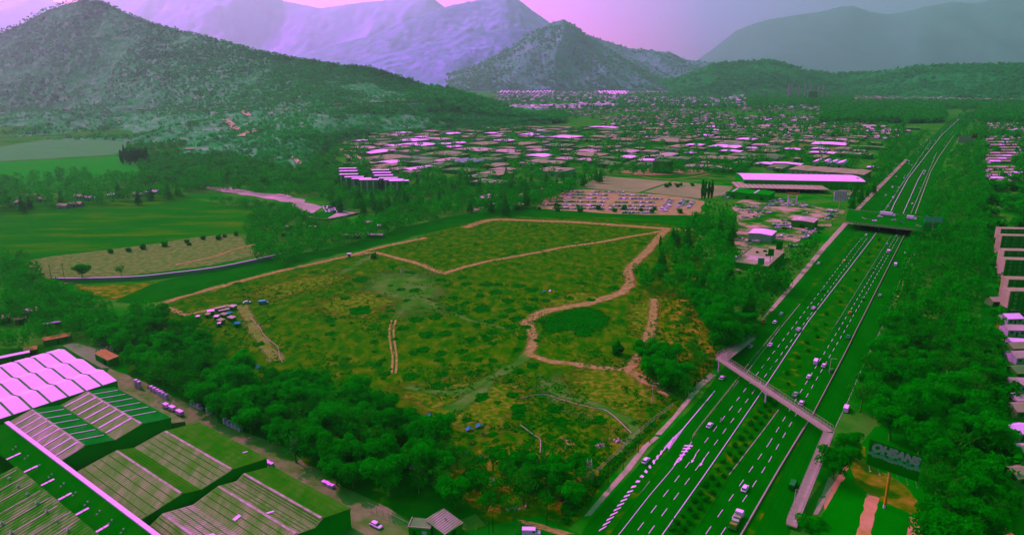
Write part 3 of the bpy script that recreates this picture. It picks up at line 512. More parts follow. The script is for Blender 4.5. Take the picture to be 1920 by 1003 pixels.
def shed(name, label, a0, a1, prof, z0, mats, wall=mWallD, joints=6, group=None, skylights=()):
    """a0..a1 along the ridges; prof = [(b, z)] across; mats = one roof material per face of the profile"""
    t = thing(name, label, 'warehouse', loc=UN((a0 + a1) / 2, (prof[0][0] + prof[-1][0]) / 2, 0), group=group)
    L = Vector(t.location); u = lambda a, b, z: tuple(Vector(UN(a, b, z)) - L)
    wb = MB(); n = len(prof)
    for a, fl in ((a1, 0), (a0, 1)):
        vs = [u(a, prof[0][0], 0)] + [u(a, b, z) for b, z in prof] + [u(a, prof[-1][0], 0)]
        for i in range(n - 1):
            q = [u(a, prof[i][0], 0), u(a, prof[i + 1][0], 0), u(a, prof[i + 1][0], prof[i + 1][1] - .05), u(a, prof[i][0], prof[i][1] - .05)]
            wb.add(q, [(0, 1, 2, 3)], wall)
    for b, z in (prof[0], prof[-1]): wb.add([u(a0, b, 0), u(a1, b, 0), u(a1, b, z - .05), u(a0, b, z - .05)], [(0, 1, 2, 3)], wall)
    link('wall', wb.mesh('wall'), t)
    for i in range(n - 1):
        rb = MB(); (b0, zz0), (b1, zz1) = prof[i], prof[i + 1]; o = .5
        p = [u(a0 - o, b0, zz0), u(a1 + o, b0, zz0), u(a1 + o, b1, zz1), u(a0 - o, b1, zz1)]
        rb.add(p + [(x, y, z - .25) for x, y, z in p], [(0, 1, 2, 3), (7, 6, 5, 4), (0, 4, 5, 1), (1, 5, 6, 2), (2, 6, 7, 3), (3, 7, 4, 0)], mats[i])
        dz = .10
        for k in range(1, joints):                   # lapped sheet joints along the slope
            f = k / joints; bb = b0 + (b1 - b0) * f; z = zz0 + (zz1 - zz0) * f + dz
            rb.add([u(a0, bb - .12, z), u(a1, bb - .12, z), u(a1, bb + .12, z), u(a0, bb + .12, z)], [(0, 1, 2, 3)], MATS['joint'])
        link('roof', rb.mesh('roof'), t)
    for i in range(1, n - 1):
        b, z = prof[i]
        if z > prof[i - 1][1]:
            rb = MB(); rb.add([u(a0, b - .42, z + .02), u(a1, b - .42, z + .02), u(a1, b, z + .22), u(a0, b, z + .22), u(a1, b + .42, z + .02), u(a0, b + .42, z + .02)], [(0, 1, 2, 3), (3, 2, 4, 5)], mRidge); link('ridge_cap', rb.mesh('ridge_cap'), t)
    for (fi, fa, f0, f1, wd) in skylights:
        (b0, zz0), (b1, zz1) = prof[fi], prof[fi + 1]; a = a0 + (a1 - a0) * fa; q = []
        for f, da in ((f0, -wd / 2), (f0, wd / 2), (f1, wd / 2), (f1, -wd / 2)): q.append(u(a + da, b0 + (b1 - b0) * f, zz0 + (zz1 - zz0) * f + .16))
        rb = MB(); rb.add(q + [(x, y, z - .12) for x, y, z in q], [(0, 1, 2, 3), (0, 4, 5, 1), (1, 5, 6, 2), (2, 6, 7, 3), (3, 7, 4, 0)], mSky); link('skylight', rb.mesh('skylight'), t)
    return t
M('joint', [(30, 104, 5), (60, 110, 25)], .4)
ZR = 9.0
def q(px, py, z=ZR): return AB(G(px, py, z))
# gutter line and block coordinates
bg0 = (q(15, 795, 9.5)[1] + q(290, 1003, 9.5)[1]) / 2
a_w1n = q(220, 822, 9)[0]; a_w1f = q(120, 744, 9)[0]
bE1 = q(324, 778, 8)[1]; aL = q(115, 862, 8)
W1 = [(bg0 + 1.5, 8), (q(118, 808, 10)[1], 10), (q(170, 795, 8)[1], 8), (q(221, 768, 10)[1], 10), (q(272, 756, 8)[1], 8)]
a1n = q(115, 862, 8)[0]; a1f = q(12, 785, 8)[0]
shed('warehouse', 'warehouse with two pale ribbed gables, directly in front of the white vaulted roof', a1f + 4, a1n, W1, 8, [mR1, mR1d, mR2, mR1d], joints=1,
     skylights=[(0, .1 + .115 * k, .05, .97, .7) for k in range(8)] + [(2, .06 + .13 * k, .03, .97, .8) for k in range(7)] + [(1, .12 + .15 * k, .03, .9, .35) for k in range(6)] + [(3, .1 + .14 * k, .03, .9, .35) for k in range(6)])
W2 = [(bg0 + 1.5, 7.6), (q(280, 885, 9.6)[1], 9.6), (q(308, 874, 8)[1], 8), (q(366, 840, 9.6)[1], 9.6), (q(425, 818, 7.6)[1], 7.6)]
a2n = q(267, 965, 8)[0]; a2f = q(139, 877, 8)[0]
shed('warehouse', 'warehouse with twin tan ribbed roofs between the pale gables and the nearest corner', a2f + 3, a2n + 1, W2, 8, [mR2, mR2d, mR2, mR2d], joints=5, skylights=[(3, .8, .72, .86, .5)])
a3f = q(470, 889, 8.5)[0] + 0; a3n = q(655, 945, 8)[0]
W3 = [(bg0 + 1.5, 7.6), (q(400, 935, 10)[1] - 12, 10), (q(373, 949, 8)[1], 8), (q(460, 937, 10)[1], 10), (q(500, 925, 9.6)[1], 8.6), (q(540, 930, 10)[1], 10), (q(580, 906, 7.6)[1], 7.6)]
W3 = [(b_, z_ - .9) for b_, z_ in sorted(W3)]
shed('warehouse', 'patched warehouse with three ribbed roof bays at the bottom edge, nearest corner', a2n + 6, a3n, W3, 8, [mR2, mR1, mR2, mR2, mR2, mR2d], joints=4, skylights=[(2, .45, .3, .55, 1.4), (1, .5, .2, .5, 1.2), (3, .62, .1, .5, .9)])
# long low roof left of the gutter
ga0, ga1 = q(12, 790, 9.5)[0], q(292, 1006, 9.5)[0] + 8
t = thing('warehouse', 'long dark low-pitched warehouse roof with white rooflights and small vents', 'warehouse', loc=UN(ga0, bg0 - 15, 0))
Lq = Vector(t.location); u = lambda a, b, z: tuple(Vector(UN(a, b, z)) - Lq)
bp = q(110, 940, 9)[1]; z_e, z_r = 9.0, 8.0
rb = MB(); rb.add([u(ga0, bg0, z_e), u(ga1, bg0, z_e), u(ga1, bp, z_r), u(ga0, bp, z_r), u(ga0, bg0, 0), u(ga1, bg0, 0), u(ga0, bp, 0)], [(0, 1, 2, 3), (0, 4, 5, 1), (0, 3, 6, 4)], mR0); link('roof', rb.mesh('roof'), t)
sl_px = [(45, 884, 75, 876), (77, 909, 106, 901), (109, 936, 138, 927), (142, 964, 172, 956), (180, 996, 209, 985)]
zr = lambda b: z_r + (z_e - z_r) * (b - bp) / (bg0 - bp)
for x0, y0, x1, y1 in sl_px + [(12, 860, 40, 850)]:
    (a, b_0), (_, b_1) = q(x0, y0, 8.3), q(x1, y1, 8.6); 
    for c0, c1 in ((b_0, b_0 + (b_1 - b_0) * .52), (b_0 + (b_1 - b_0) * .56, b_1)):
        m_ = MB(); w_ = .45; m_.add([u(a - w_, c0, zr(c0) + .12), u(a + w_, c0, zr(c0) + .12), u(a + w_, c1, zr(c1) + .12), u(a - w_, c1, zr(c1) + .12)], [(0, 1, 2, 3)], mGut); link('rooflight', m_.mesh('rooflight'), t)
for k in range(10):
    for j in (0, 1):
        x, y = 30 + k * 22.5, 838 + k * 17.2; a, b = q(x, y, 8.8); a += j * .9; b -= j * 1.2
        m_ = MB(); p = u(a, b, zr(b)); m_.tube(p, (p[0], p[1], p[2] + .5), .16, mVent, n=8); m_.tube((p[0], p[1], p[2] + .5), (p[0], p[1], p[2] + .75), .32, mVent, .08, n=8); link('roof_vent', m_.mesh('roof_vent'), t)
gb = MB(); w_ = 1.15
gb.add([u(ga0, bg0 - .2, 9.5), u(ga1, bg0 - .2, 9.5), u(ga1, bg0 + w_, 9.5), u(ga0, bg0 + w_, 9.5), u(ga0, bg0 - .2, 9.0), u(ga1, bg0 - .2, 9.0), u(ga1, bg0 + w_, 8.0), u(ga0, bg0 + w_, 8.0)], [(0, 1, 2, 3), (0, 4, 5, 1), (2, 6, 7, 3), (1, 5, 6, 2), (0, 3, 7, 4)], mGut)
link('parapet_coping', gb.mesh('parapet_coping'), t)
# pale sagging corrugated roof in the corner
ra, rbb = q(31, 873, 11); r2 = q(187, 1003, 11)
bR = (rbb + r2[1]) / 2
t = thing('warehouse', 'sagging rust-streaked corrugated gable roof in the bottom left corner', 'warehouse', loc=UN(ra, bR - 10, 0))
Lq = Vector(t.location); u = lambda a, b, z: tuple(Vector(UN(a, b, z)) - Lq)
m_ = MB(); n = 14
for side, b1, z1 in ((0, bR - 24, 6.5), (1, bp + .2, 8.0)):
    vs = []; fs = []
    for i in range(n + 1):
        for j in range(7):
            f = j / 6; a = ra + (r2[0] + 12 - ra) * i / n; b = bR + (b1 - bR) * f; z = 11 + (z1 - 11) * f + .25 * noise.noise(Vector((a * .15, b * .2, 1))) * (1 if 0 < j < 6 else 0)
            vs.append(u(a, b, z))
    for i in range(n):
        for j in range(6): fs.append((i * 7 + j, i * 7 + 7 + j, i * 7 + 8 + j, i * 7 + j + 1))
    m_.add(vs, fs, mR5)
m_.add([u(ra, bR, 11), u(ra, bR - 24, 6.5), u(ra, bR - 24, 0), u(ra, bR, 0), u(ra, bp, 8), u(ra, bp, 0)], [(0, 1, 2, 3), (0, 3, 5, 4)], mWallD)
link('roof', m_.mesh('roof'), t)
for k in range(7):
    for j in range(2):
        a = ra + 6 + k * 7; b = bR - 4 - j * 9; f = (bR - b) / 24; z = 11 - 4.5 * f
        m_ = MB(); p = u(a, b, z); m_.tube(p, (p[0], p[1], p[2] + .7), .22, mVent, n=8); m_.tube((p[0], p[1], p[2] + .7), (p[0], p[1], p[2] + 1.1), .5, mVent, .1, n=8); link('turbine_vent', m_.mesh('turbine_vent'), t)
for k in range(8):
    a = ra + 2.5 + k * 6.2; m_ = MB(); m_.add([u(a, bR - 1, 10.95), u(a + .35, bR - 1, 10.95), u(a + .35, bR - 22, 7.05), u(a, bR - 22, 7.05)], [(0, 1, 2, 3)], mRidge); link('roof_batten', m_.mesh('roof_batten'), t)
# white vaulted roof
t = thing('warehouse', 'warehouse under bright white folded roof sheets with green skylight strips', 'warehouse', loc=UN(q(100, 720)[0], q(100, 720)[1], 0))
Lq = Vector(t.location); u = lambda a, b, z: tuple(Vector(UN(a, b, z)) - Lq)
av = [q(118, 652, 8.5)[0], q(131, 659, 10)[0], q(147, 673, 8.5)[0], q(163, 675, 10)[0], q(181, 691, 8.5)[0], q(197, 691, 10)[0], q(216, 714, 8.5)[0]]
av = [av[0]] + [av[0] + (av[6] - av[0]) * f for f in (.12, .335, .455, .67, .79, 1.0)]
zv = [8.5, 10, 8.6, 10, 8.6, 10, 8.4]
bv1 = (q(147, 673, 8.6)[1] + q(217, 713, 8.4)[1]) / 2
cell = abs(q(100, 665, 10)[1] - q(41, 683, 10)[1]) / 2; nc = 13
mVault = M('white_roof_sheet', [(248, 150, 250), (255, 156, 255)], .1); mGrn = M('green_skylight', [(45, 108, 45), (90, 116, 85)], .3)
for i in range(nc):
    c0 = bv1 - cell * i; c1 = c0 - cell * .86; cc = c0 - cell; m1 = MB(); m2 = MB()
    for k in range(6):
        m1.add([u(av[k], c0, zv[k]), u(av[k + 1], c0, zv[k + 1]), u(av[k + 1], c1, zv[k + 1]), u(av[k], c1, zv[k])], [(0, 1, 2, 3)], mVault)
        m2.add([u(av[k], c1, zv[k] - .12), u(av[k + 1], c1, zv[k + 1] - .12), u(av[k + 1], cc, zv[k + 1] - .12), u(av[k], cc, zv[k] - .12)], [(0, 1, 2, 3)], mGrn)
    link('roof', m1.mesh('roof'), t); link('skylight', m2.mesh('skylight'), t)
m1 = MB(); bl = bv1 - cell * nc
for k in range(6): m1.add([u(av[k], bv1, zv[k] - .2), u(av[k + 1], bv1, zv[k + 1] - .2), u(av[k + 1], bv1, 0), u(av[k], bv1, 0)], [(0, 1, 2, 3)], mWallD)
m1.add([u(av[6], bv1, 8.2), u(av[6], bl, 8.2), u(av[6], bl, 0), u(av[6], bv1, 0)], [(0, 1, 2, 3)], mWallD); m1.add([u(av[0], bv1, 8.2), u(av[0], bl, 8.2), u(av[0], bl, 0), u(av[0], bv1, 0)], [(0, 1, 2, 3)], mWallD)
link('wall', m1.mesh('wall'), t)
# lean-to along the alley, brown-roofed yard building, small site hut
p0, p1 = q(222, 728, 5), q(324, 786, 5); t = thing('annex', 'long lean-to with low ribbed tan roof along the alley', 'annex', loc=UN(p0[0], p0[1], 0))
Lq = Vector(t.location); u = lambda a, b, z: tuple(Vector(UN(a, b, z)) - Lq); be = W1[-1][0] + .2
m1 = MB(); m1.add([u(a1f + 4, be, 5.5), u(a1n, be, 5.5), u(a1n, be + 5, 4.2), u(a1f + 4, be + 5, 4.2)], [(0, 1, 2, 3)], mR2); link('roof', m1.mesh('roof'), t)
m1 = MB(); m1.add([u(a1f + 4, be + 4.9, 4.1), u(a1n, be + 4.9, 4.1), u(a1n, be + 4.9, 0), u(a1f + 4, be + 4.9, 0), u(a1n, be, 0), u(a1n, be, 5.4)], [(0, 1, 2, 3), (1, 5, 4, 2)], M('tan_sheet_wall', [(80, 112, 35), (110, 116, 60)], .3, wave=(.8, -36.7, (40, 104, 5), .3, .5))); link('wall', m1.mesh('wall'), t)
def simple(name, label, cat, cx, cy, w_, d_, h, rz, mw, mr, roof='flat', group=None, parts=(), z=0.0):
    """small building: walls, roof and openings"""
    t = thing(name, label, cat, loc=(cx, cy, z), rz=rz, group=group); b = MB()
    b.box((0, 0, 0), (w_, d_, h), mw); 
    if roof == 'gable': 
        b.add([(-w_ / 2, -d_ / 2, h), (-w_ / 2, d_ / 2, h), (-w_ / 2, 0, h + d_ * .18), (w_ / 2, -d_ / 2, h), (w_ / 2, d_ / 2, h), (w_ / 2, 0, h + d_ * .18)], [(0, 2, 1), (3, 4, 5)], mw)
    link('wall', b.mesh('wall'), t); b = MB(); o = .3
    if roof == 'gable':
        for s in (-1, 1): b.add([(-w_ / 2 - o, s * (d_ / 2 + o), h - .05), (w_ / 2 + o, s * (d_ / 2 + o), h - .05), (w_ / 2 + o, 0, h + d_ * .18 + .08), (-w_ / 2 - o, 0, h + d_ * .18 + .08)], [(0, 1, 2, 3)], mr)
    elif roof == 'shed': b.add([(-w_ / 2 - o, -d_ / 2 - o, h + .1), (w_ / 2 + o, -d_ / 2 - o, h + .1), (w_ / 2 + o, d_ / 2 + o, h + .1 + d_ * .12), (-w_ / 2 - o, d_ / 2 + o, h + .1 + d_ * .12)], [(0, 1, 2, 3)], mr)
    else: b.box((0, 0, h + .003), (w_ + .2, d_ + .2, .25), mr)
    link('roof', b.mesh('roof'), t)
    for (nm, x, y, zz, sx, sy, sz, mm) in parts:
        b = MB(); b.box((x, y, zz), (sx, sy, sz), mm); link(nm, b.mesh(nm), t)
    return t
mBrown = M('rust_brown_roof', [(150, 105, 40), (190, 120, 100)], .5, wave=(1, -36.7, (120, 100, 10), .2, .6)); mDk = M('dark_opening', [(0, 82, 0)])
mTeal = M('pale_wall', [(130, 130, 130), (165, 134, 160)], .2); mGrayW = M('grey_wall', [(60, 112, 45), (85, 118, 65)], .1); mTanR = M('tan_roof', [(125, 120, 85), (160, 128, 120)], .15, detail=8); mGreyR = M('grey_roof', [(70, 116, 55), (110, 122, 90)], .1, detail=8); mPinkR = M('pale_pink_roof', [(160, 128, 125), (205, 138, 180)], .1, detail=8); mWR = M('white_metal_roof', [(235, 148, 235), (255, 156, 252)], .08)
c = G(200, 668, 3); simple('yard_building', 'narrow brown-roofed building with white front edge beside the trees', 'building', c.x, c.y, 14, 4.5, 3.6, R(-36.7), mWallD, mBrown, 'shed', parts=[('fascia', 0, -2.45, 3.3, 14, .15, .35, mGut), ('door', 3, -2.3, 0, 2.2, .12, 2.4, mDk)])
c = G(833, 985, 2); simple('shed', 'striped sheet-roofed shed beside the street at the bottom edge', 'shed', c.x, c.y, 7, 8, 3, R(HW - 8), mWallD, corrug('shed_sheet', [(120, 118, 90), (190, 132, 165)], per=.8, second=(30, 102, 0), amt=.7), 'shed', parts=[('door', 0, -4.05, 0, 1.6, .1, 2.2, mDk), ('roof_pipe', .6, 0, 3.7, .25, .25, .9, mVent)])
c = G(790, 987, 2); simple('kiosk', 'small flat-roofed hut with pale roof rim next to the striped shed', 'hut', c.x, c.y, 6.5, 4.5, 3, R(-8), mWallD, mGreyR, 'flat', parts=[('parapet', 0, -2.3, 3.2, 6.7, .2, .35, mKerb), ('parapet', -3.3, 0, 3.2, .2, 4.5, .35, mKerb), ('window', 1.5, -2.27, 1.2, 1.4, .1, 1, mSky), ('door', -1.5, -2.27, 0, 1, .1, 2.1, mDk)])
# ---------------------------------------------------------------- industrial roofs
WL = """690 262 35 4 g;730 259 40 6 g;773 257 24 4 W;740 263 50 4 W;690 271 30 4 t;718 273 27 4 W;815 270 27 5 W;843 268 26 3 W;690 283 38 6 W;737 284 42 4 t;820 291 46 6 g;838 303 55 6 S;706 304 40 5 W;752 296 70 4 g;760 304 50 5 g;800 308 46 5 g;794 313 38 4 g;748 322 32 5 t;780 328 12 4 t;868 331 44 6 g;893 325 55 7 t;915 318 40 6 t;880 341 65 7 g;886 372 28 4 p;905 367 22 4 p;968 306 38 4 p;982 303 80 5 t;1036 298 38 8 p;1076 300 36 5 p;1000 319 60 9 t;1050 318 22 5 p;940 318 20 5 t;1016 273 50 8 g;976 277 36 4 t;1026 257 52 5 W;970 256 24 5 t;1002 257 18 3 W;1000 245 20 3 W;955 241 18 3 t;958 249 18 3 t;1044 281 24 4 t;1108 277 34 4 t;1098 275 13 4 p;946 289 30 4 t;1112 243 44 7 g;1132 249 52 6 g;1141 262 52 4 t;1214 264 68 9 t;1116 270 20 3 g;1150 270 34 5 g;1188 278 18 3 t;1176 289 16 6 g;1116 302 22 3 g;1232 296 62 4 g;1283 272 32 5 W;1326 275 58 5 W;1394 278 27 4 W;1408 272 30 6 p;1338 270 62 5 g;1282 287 20 4 W;1312 289 30 5 g;1290 296 36 4 t;1380 297 34 6 g;1416 307 30 5 W;1478 318 140 9 L;1524 304 60 5 S;1625 314 20 8 W;1568 288 62 4 g;1488 298 16 4 t;1310 305 20 5 t;1452 316 14 3 t;1340 316 30 3 t;716 254 40 3 p;884 262 20 3 t;906 250 22 3 W;870 252 18 3 p;1070 246 16 3 t;1200 284 30 3 t;1240 306 20 4 t;660 300 30 5 g;655 264 18 3 W;1404 437 44 15 W;1484 413 42 13 p;1362 360 84 8 d;1262 252 30 3 t;1300 248 24 3 p;1545 262 40 4 p;1592 256 30 3 t;1610 246 26 4 W;1668 245 36 3 p;1700 240 24 3 g;1590 243 30 3 t;1640 251 28 3 t;640 330 20 4 t;962 384 16 3 t;925 252 16 3 p;985 250 12 3 W"""
lab = {'W': 'white', 'g': 'grey', 't': 'tan', 'p': 'pale pink', 'd': 'dark', 'S': 'white sawtooth', 'L': 'long pale'}
rm = {'W': mWR, 'g': mGreyR, 't': mTanR, 'p': mPinkR, 'd': mWallD, 'S': mWR, 'L': mTanR}
FOOT = []
for i, s_ in enumerate(WL.split(';')):
    x, y, w_, d_, k = s_.split(); x, y, w_, d_ = map(float, (x, y, w_, d_)); h = 10 if k == 'L' else (6.5 if w_ > 40 else 5)
    a = G(x, y, h); wn = (G(x + w_, y, h) - a).length * .92; wd = min(110, max(16, (G(x, y - d_, h) - a).length * .95))
    an = R(HW + rnd.uniform(-3, 3) - 90); ux = Vector((math.cos(an), math.sin(an), 0)); uy = Vector((-ux.y, ux.x, 0)); wd = min(wd, wn * 1.1)
    c = a + ux * wn / 2 + uy * wd / 2
    FOOT.append((c.x, c.y, max(wn, wd) * .5))
    where = 'near the car yard' if y > 340 else 'in the front rows of the industrial estate' if y > 296 else 'in the middle of the industrial estate' if y > 268 else 'at the far edge of the industrial estate'
    side = 'below the scrub hill' if x < 800 else 'left of centre' if x < 960 else 'in the centre' if x < 1250 else 'towards the highway'
    t = thing('warehouse', f"{lab[k]}-roofed warehouse {where}, {side}", 'warehouse', loc=(c.x, c.y, 0), rz=an, group='warehouses of the industrial estate')
    mw = [mGrayW, mTeal, mShadeW, mWallD][i % 4]; b = MB(); b.box((0, 0, 0), (wn, wd, h), mw); link('wall', b.mesh('wall'), t)
    b = MB(); n = max(1, round(wn / 26)) if k != 'S' else max(3, round(wn / 12)); pw = (wn + 1) / n; rr = .9 if k != 'S' else 3.0
    for j in range(n):
        x0 = -wn / 2 - .5 + j * pw
        if k == 'S': b.add([(x0, -wd / 2, h + .05), (x0 + pw * .75, -wd / 2, h + rr), (x0 + pw * .75, wd / 2, h + rr), (x0, wd / 2, h + .05), (x0 + pw, -wd / 2, h + .05), (x0 + pw, wd / 2, h + .05)], [(0, 1, 2, 3), (1, 4, 5, 2), (0, 4, 1), (3, 2, 5)], rm[k])
        else: b.add([(x0, -wd / 2 - .5, h + .05), (x0 + pw / 2, -wd / 2 - .5, h + rr), (x0 + pw / 2, wd / 2 + .5, h + rr), (x0, wd / 2 + .5, h + .05), (x0 + pw, -wd / 2 - .5, h + .05), (x0 + pw, wd / 2 + .5, h + .05)], [(0, 1, 2, 3), (1, 4, 5, 2), (0, 4, 1), (3, 2, 5)], rm[k])
    link('roof', b.mesh('roof'), t)
    nd = max(1, int(wn / 14)); b0 = MB(); b0.box((0, 0, 0), (3.6, .2, 3.8), mDk if i % 3 else mTeal); me = b0.mesh('loading_door')
    if y > 262:
        for j in range(nd): link('loading_door', me, t, loc=(-wn / 2 + (j + .5) * wn / nd, -wd / 2 - .03, 0))
        b0 = MB(); b0.box((0, 0, 0), (1.6, wd * .8, .25), mSky); me = b0.mesh('skylight')
        if k not in 'SWL': 
            for j in range(min(6, n)): link('skylight', me, t, loc=(-wn / 2 - .5 + (j + .28) * pw, 0, h + .5))
    if k == 'L':
        b0 = MB(); b0.box((0, 0, 0), (4.5, .25, 4), mTeal); me = b0.mesh('window')
        for j in range(14): link('window', me, t, loc=(-wn / 2 + (j + .5) * wn / 14, -wd / 2 - .05, 4.5))
c = G(1424, 481, 5); simple('showroom', 'long tan-roofed building with a white roof patch behind the green sign boards', 'building', c.x, c.y, 24, 50, 5, R(HW - 90), mWallD, mTanR, 'flat', parts=[('roof_patch', 2, -8, 5.26, 16, 12, .12, mPinkR), ('parapet', -12.2, 0, 5.26, .35, 50, .6, mKerb), ('roof_unit', 4, 4, 5.26, 1.6, 1.6, 1.3, mDk), ('roof_unit', -4, 9, 5.26, 1.6, 1.6, 1.3, mDk), ('roof_unit', 0, 16, 5.26, 2.4, 1.6, 1.1, mDk)])
def grid_thing(name, label, cat, x, y, z): return thing(name, label, cat, loc=tuple(G(x, y, z).xy) + (0,), rz=R(HW - 90))
# great white hall
a = G(1396, 337, 10); e = G(1622, 341, 10); wn = (e - a).length; t = thing('market_hall', 'very long white curved-roof hall beside the highway', 'hall', loc=(a.x, a.y, 0), rz=math.atan2(e.y - a.y, e.x - a.x))
dd = (G(1420, 324, 10) - a).length * .8; b = MB(); prev = None
for j in range(13):
    f = j / 12; z = 10 + 2.2 * math.sin(math.pi * f) ** .8 if 0 < f < 1 else 10; p = [(-1, f * dd, z), (wn + 1, f * dd, z)]
    if prev: b.add([prev[0], prev[1], p[1], p[0]], [(0, 1, 2, 3)], mWR)
    prev = p
link('roof', b.mesh('roof'), t); b = MB(); b.box((wn / 2, dd / 2, 0), (wn, dd - .4, 9.9), mWallD); link('wall', b.mesh('wall'), t)
b = MB(); b.box((0, 0, 0), (.5, .5, 9), mShadeW); me = b.mesh('pillar')
for j in range(24): link('pillar', me, t, loc=(wn * (j + .5) / 24, -.1, 0))
a = G(1382, 352, 5); e = G(1556, 356, 5); wn = (e - a).length; t = thing('canopy', 'long low tan canopy with pale cross stripes in front of the white hall', 'canopy', loc=(a.x, a.y, 0), rz=math.atan2(e.y - a.y, e.x - a.x))
dd = (G(1392, 342, 5) - a).length; b = MB(); b.box((wn / 2, dd / 2, 4.6), (wn, dd, .35), mTanR); link('roof', b.mesh('roof'), t)
b = MB(); b.box((0, 0, 0), (1.6, dd - 1, .08), mPinkR); me = b.mesh('rooflight')
for j in range(17): link('rooflight', me, t, loc=(wn * (j + .5) / 19, dd / 2, 4.953))
b = MB(); b.box((0, 0, 0), (.3, .3, 4.6), mGrayW); me = b.mesh('post')
for j in range(14):
    for yy in (.6, dd - .6): link('post', me, t, loc=(wn * (j + .5) / 14, yy, 0))
# stone tower block by the tracks
c = G(1236, 326); t = thing('tower_building', 'lone dark building with pale crenellated left side in a dirt plot', 'building', loc=c, rz=R(HW - 90))
b = MB(); b.box((0, 12, 0), (22, 22, 17), mShadeW); b.box((-11.6, 12, 0), (1.1, 20, 17.5), mWR); link('wall', b.mesh('wall'), t)
b = MB(); b.box((-7, 6, 17.003), (5, 5, 4), mTeal); link('turret', b.mesh('turret'), t)
b = MB(); b.box((0, 0, 0), (2, .8, 1.4), mPinkR); me = b.mesh('battlement')
for j in range(6): link('battlement', me, t, loc=(-9 + j * 3.6, 1.5, 17.003))
# apartment blocks at the foot of the hill: stepped slabs with bright roofs
mApt = M('apartment_wall', [(0, 100, 0), (20, 108, 10)], .2, wave=(3.0, 0, (60, 115, 50), .12, .5)); ap = MB(); ap.box((0, 0, 0), (22, 11, 15), mApt); apm = ap.mesh('wall')
rp_ = MB(); rp_.box((0, 0, 15.003), (22.6, 9, .4), mWR); rpm = rp_.mesh('roof'); st = MB(); st.box((0, 0, 0), (2.2, .5, 14), M('pale_stair_tower', [(150, 135, 140), (190, 140, 180)], .3)); stm = st.mesh('stair_tower')
wi = MB(); [wi.box((0, 0, z), (1.2, .16, 1.3), M('apartment_window', [(60, 118, 70), (110, 125, 110)], 1)) for z in (1.2, 4.1, 7, 9.9, 12.6)]; wim = wi.mesh('windows')
for i, (x, y) in enumerate([(652, 316), (653, 321), (654, 327), (664, 332), (678, 335), (692, 337), (713, 319), (716, 324), (719, 329), (728, 334), (738, 337), (748, 339)]):
    c = G(x, y, 15); t = thing('apartment_block', f"white-roofed apartment block {'of the left' if i < 6 else 'of the right'} cluster at the foot of the scrub hill", 'apartment block', loc=(c.x, c.y, 0), rz=R(6), group='stepped apartment blocks')
    link('wall', apm, t); link('roof', rpm, t); FOOT.append((c.x, c.y, 14))
    for xx in (-9, -2, 5): link('stair_tower', stm, t, loc=(xx, -5.65, 0))
    for xx in (-6.8, -4.3, .2, 2.6, 7.4, 9.4): link('window', wim, t, loc=(xx, -5.52, 0))
# slab blocks at the right edge, row roofs beyond
sb = [(1878, 430, 14), (1880, 443, 14), (1885, 471, 14), (1887, 488, 14), (1893, 525, 14), (1896, 547, 14)]
for i, (x, y, h) in enumerate(sb):
    a = G(x, y, h); t = thing('apartment_block', 'flat-roofed apartment slab at the right edge, number %s from the front' % ['six', 'five', 'four', 'three', 'two', 'one'][i] if 0 else ['rearmost', 'second rearmost', 'middle rear', 'middle front', 'second nearest', 'nearest'][i] + ' of the flat-roofed apartment slabs at the right edge', 'apartment block', loc=(a.x, a.y, 0), rz=R(-6), group='apartment slabs at the right edge')
    b = MB(); b.box((28, 3.5, 0), (56, 7, h), mApt); link('wall', b.mesh('wall'), t); b = MB(); b.box((-.25, 3.5, 0), (.5, 7, h), mTanR); link('end_wall', b.mesh('end_wall'), t)  # left end wall paler than the front: sunlight painted into its colour
    b = MB(); b.box((28, 3.5, h + .003), (57, 7.4, .5), mTanR); link('roof', b.mesh('roof'), t)
    b = MB(); b.box((0, 0, 0), (1.5, .16, 1.3), MATS['apartment_window']); me = b.mesh('window')
    for fl in range(5):
        for k in range(9): link('window', me, t, loc=(3 + k * 6, -.03, 1.2 + fl * 2.7))
    FOOT.append((a.x + 28, a.y, 32))
for i in range(190):                             # smaller sheds filling the estate
    for _ in range(40):
        x = rnd.uniform(660, 1640); y = 240 + 95 * rnd.random() ** 1.2; c = G(x, y)
        if y > 318 and not (700 < x < 960): continue
        if x > 1500 and y > 300: continue
        wn = rnd.uniform(20, 75); wd = rnd.uniform(20, 60)
        if all((c.x - a) ** 2 + (c.y - b) ** 2 > (r + wn * .55) ** 2 for a, b, r in FOOT): break
    else: continue
    FOOT.append((c.x, c.y, max(wn, wd) * .5)); k = rnd.choice('ggttpggttW'); an = R(HW - 90 + rnd.uniform(-4, 4)); h = rnd.uniform(3.5, 6)
    t = thing('storage_shed', f"{lab[k]}-roofed small shed squeezed between the big sheds {'left' if x < 1000 else 'right'} of centre", 'shed', loc=(c.x, c.y, 0), rz=an, group='small sheds of the industrial estate')
    b = MB(); b.box((0, 0, 0), (wn, wd, h), [mGrayW, mTeal, mShadeW, mWallD][i % 4]); link('wall', b.mesh('wall'), t); b = MB()
    for s in (-1, 1): b.add([(s * (wn / 2 + .4), -wd / 2 - .4, h + .03), (s * (wn / 2 + .4), wd / 2 + .4, h + .03), (0, wd / 2 + .4, h + 1.1), (0, -wd / 2 - .4, h + 1.1)], [(0, 1, 2, 3)], rm[k])
    link('roof', b.mesh('roof'), t); b = MB(); b.box((0, -wd / 2 - .04, 0), (3.4, .1, 3.2), mDk); link('loading_door', b.mesh('loading_door'), t)
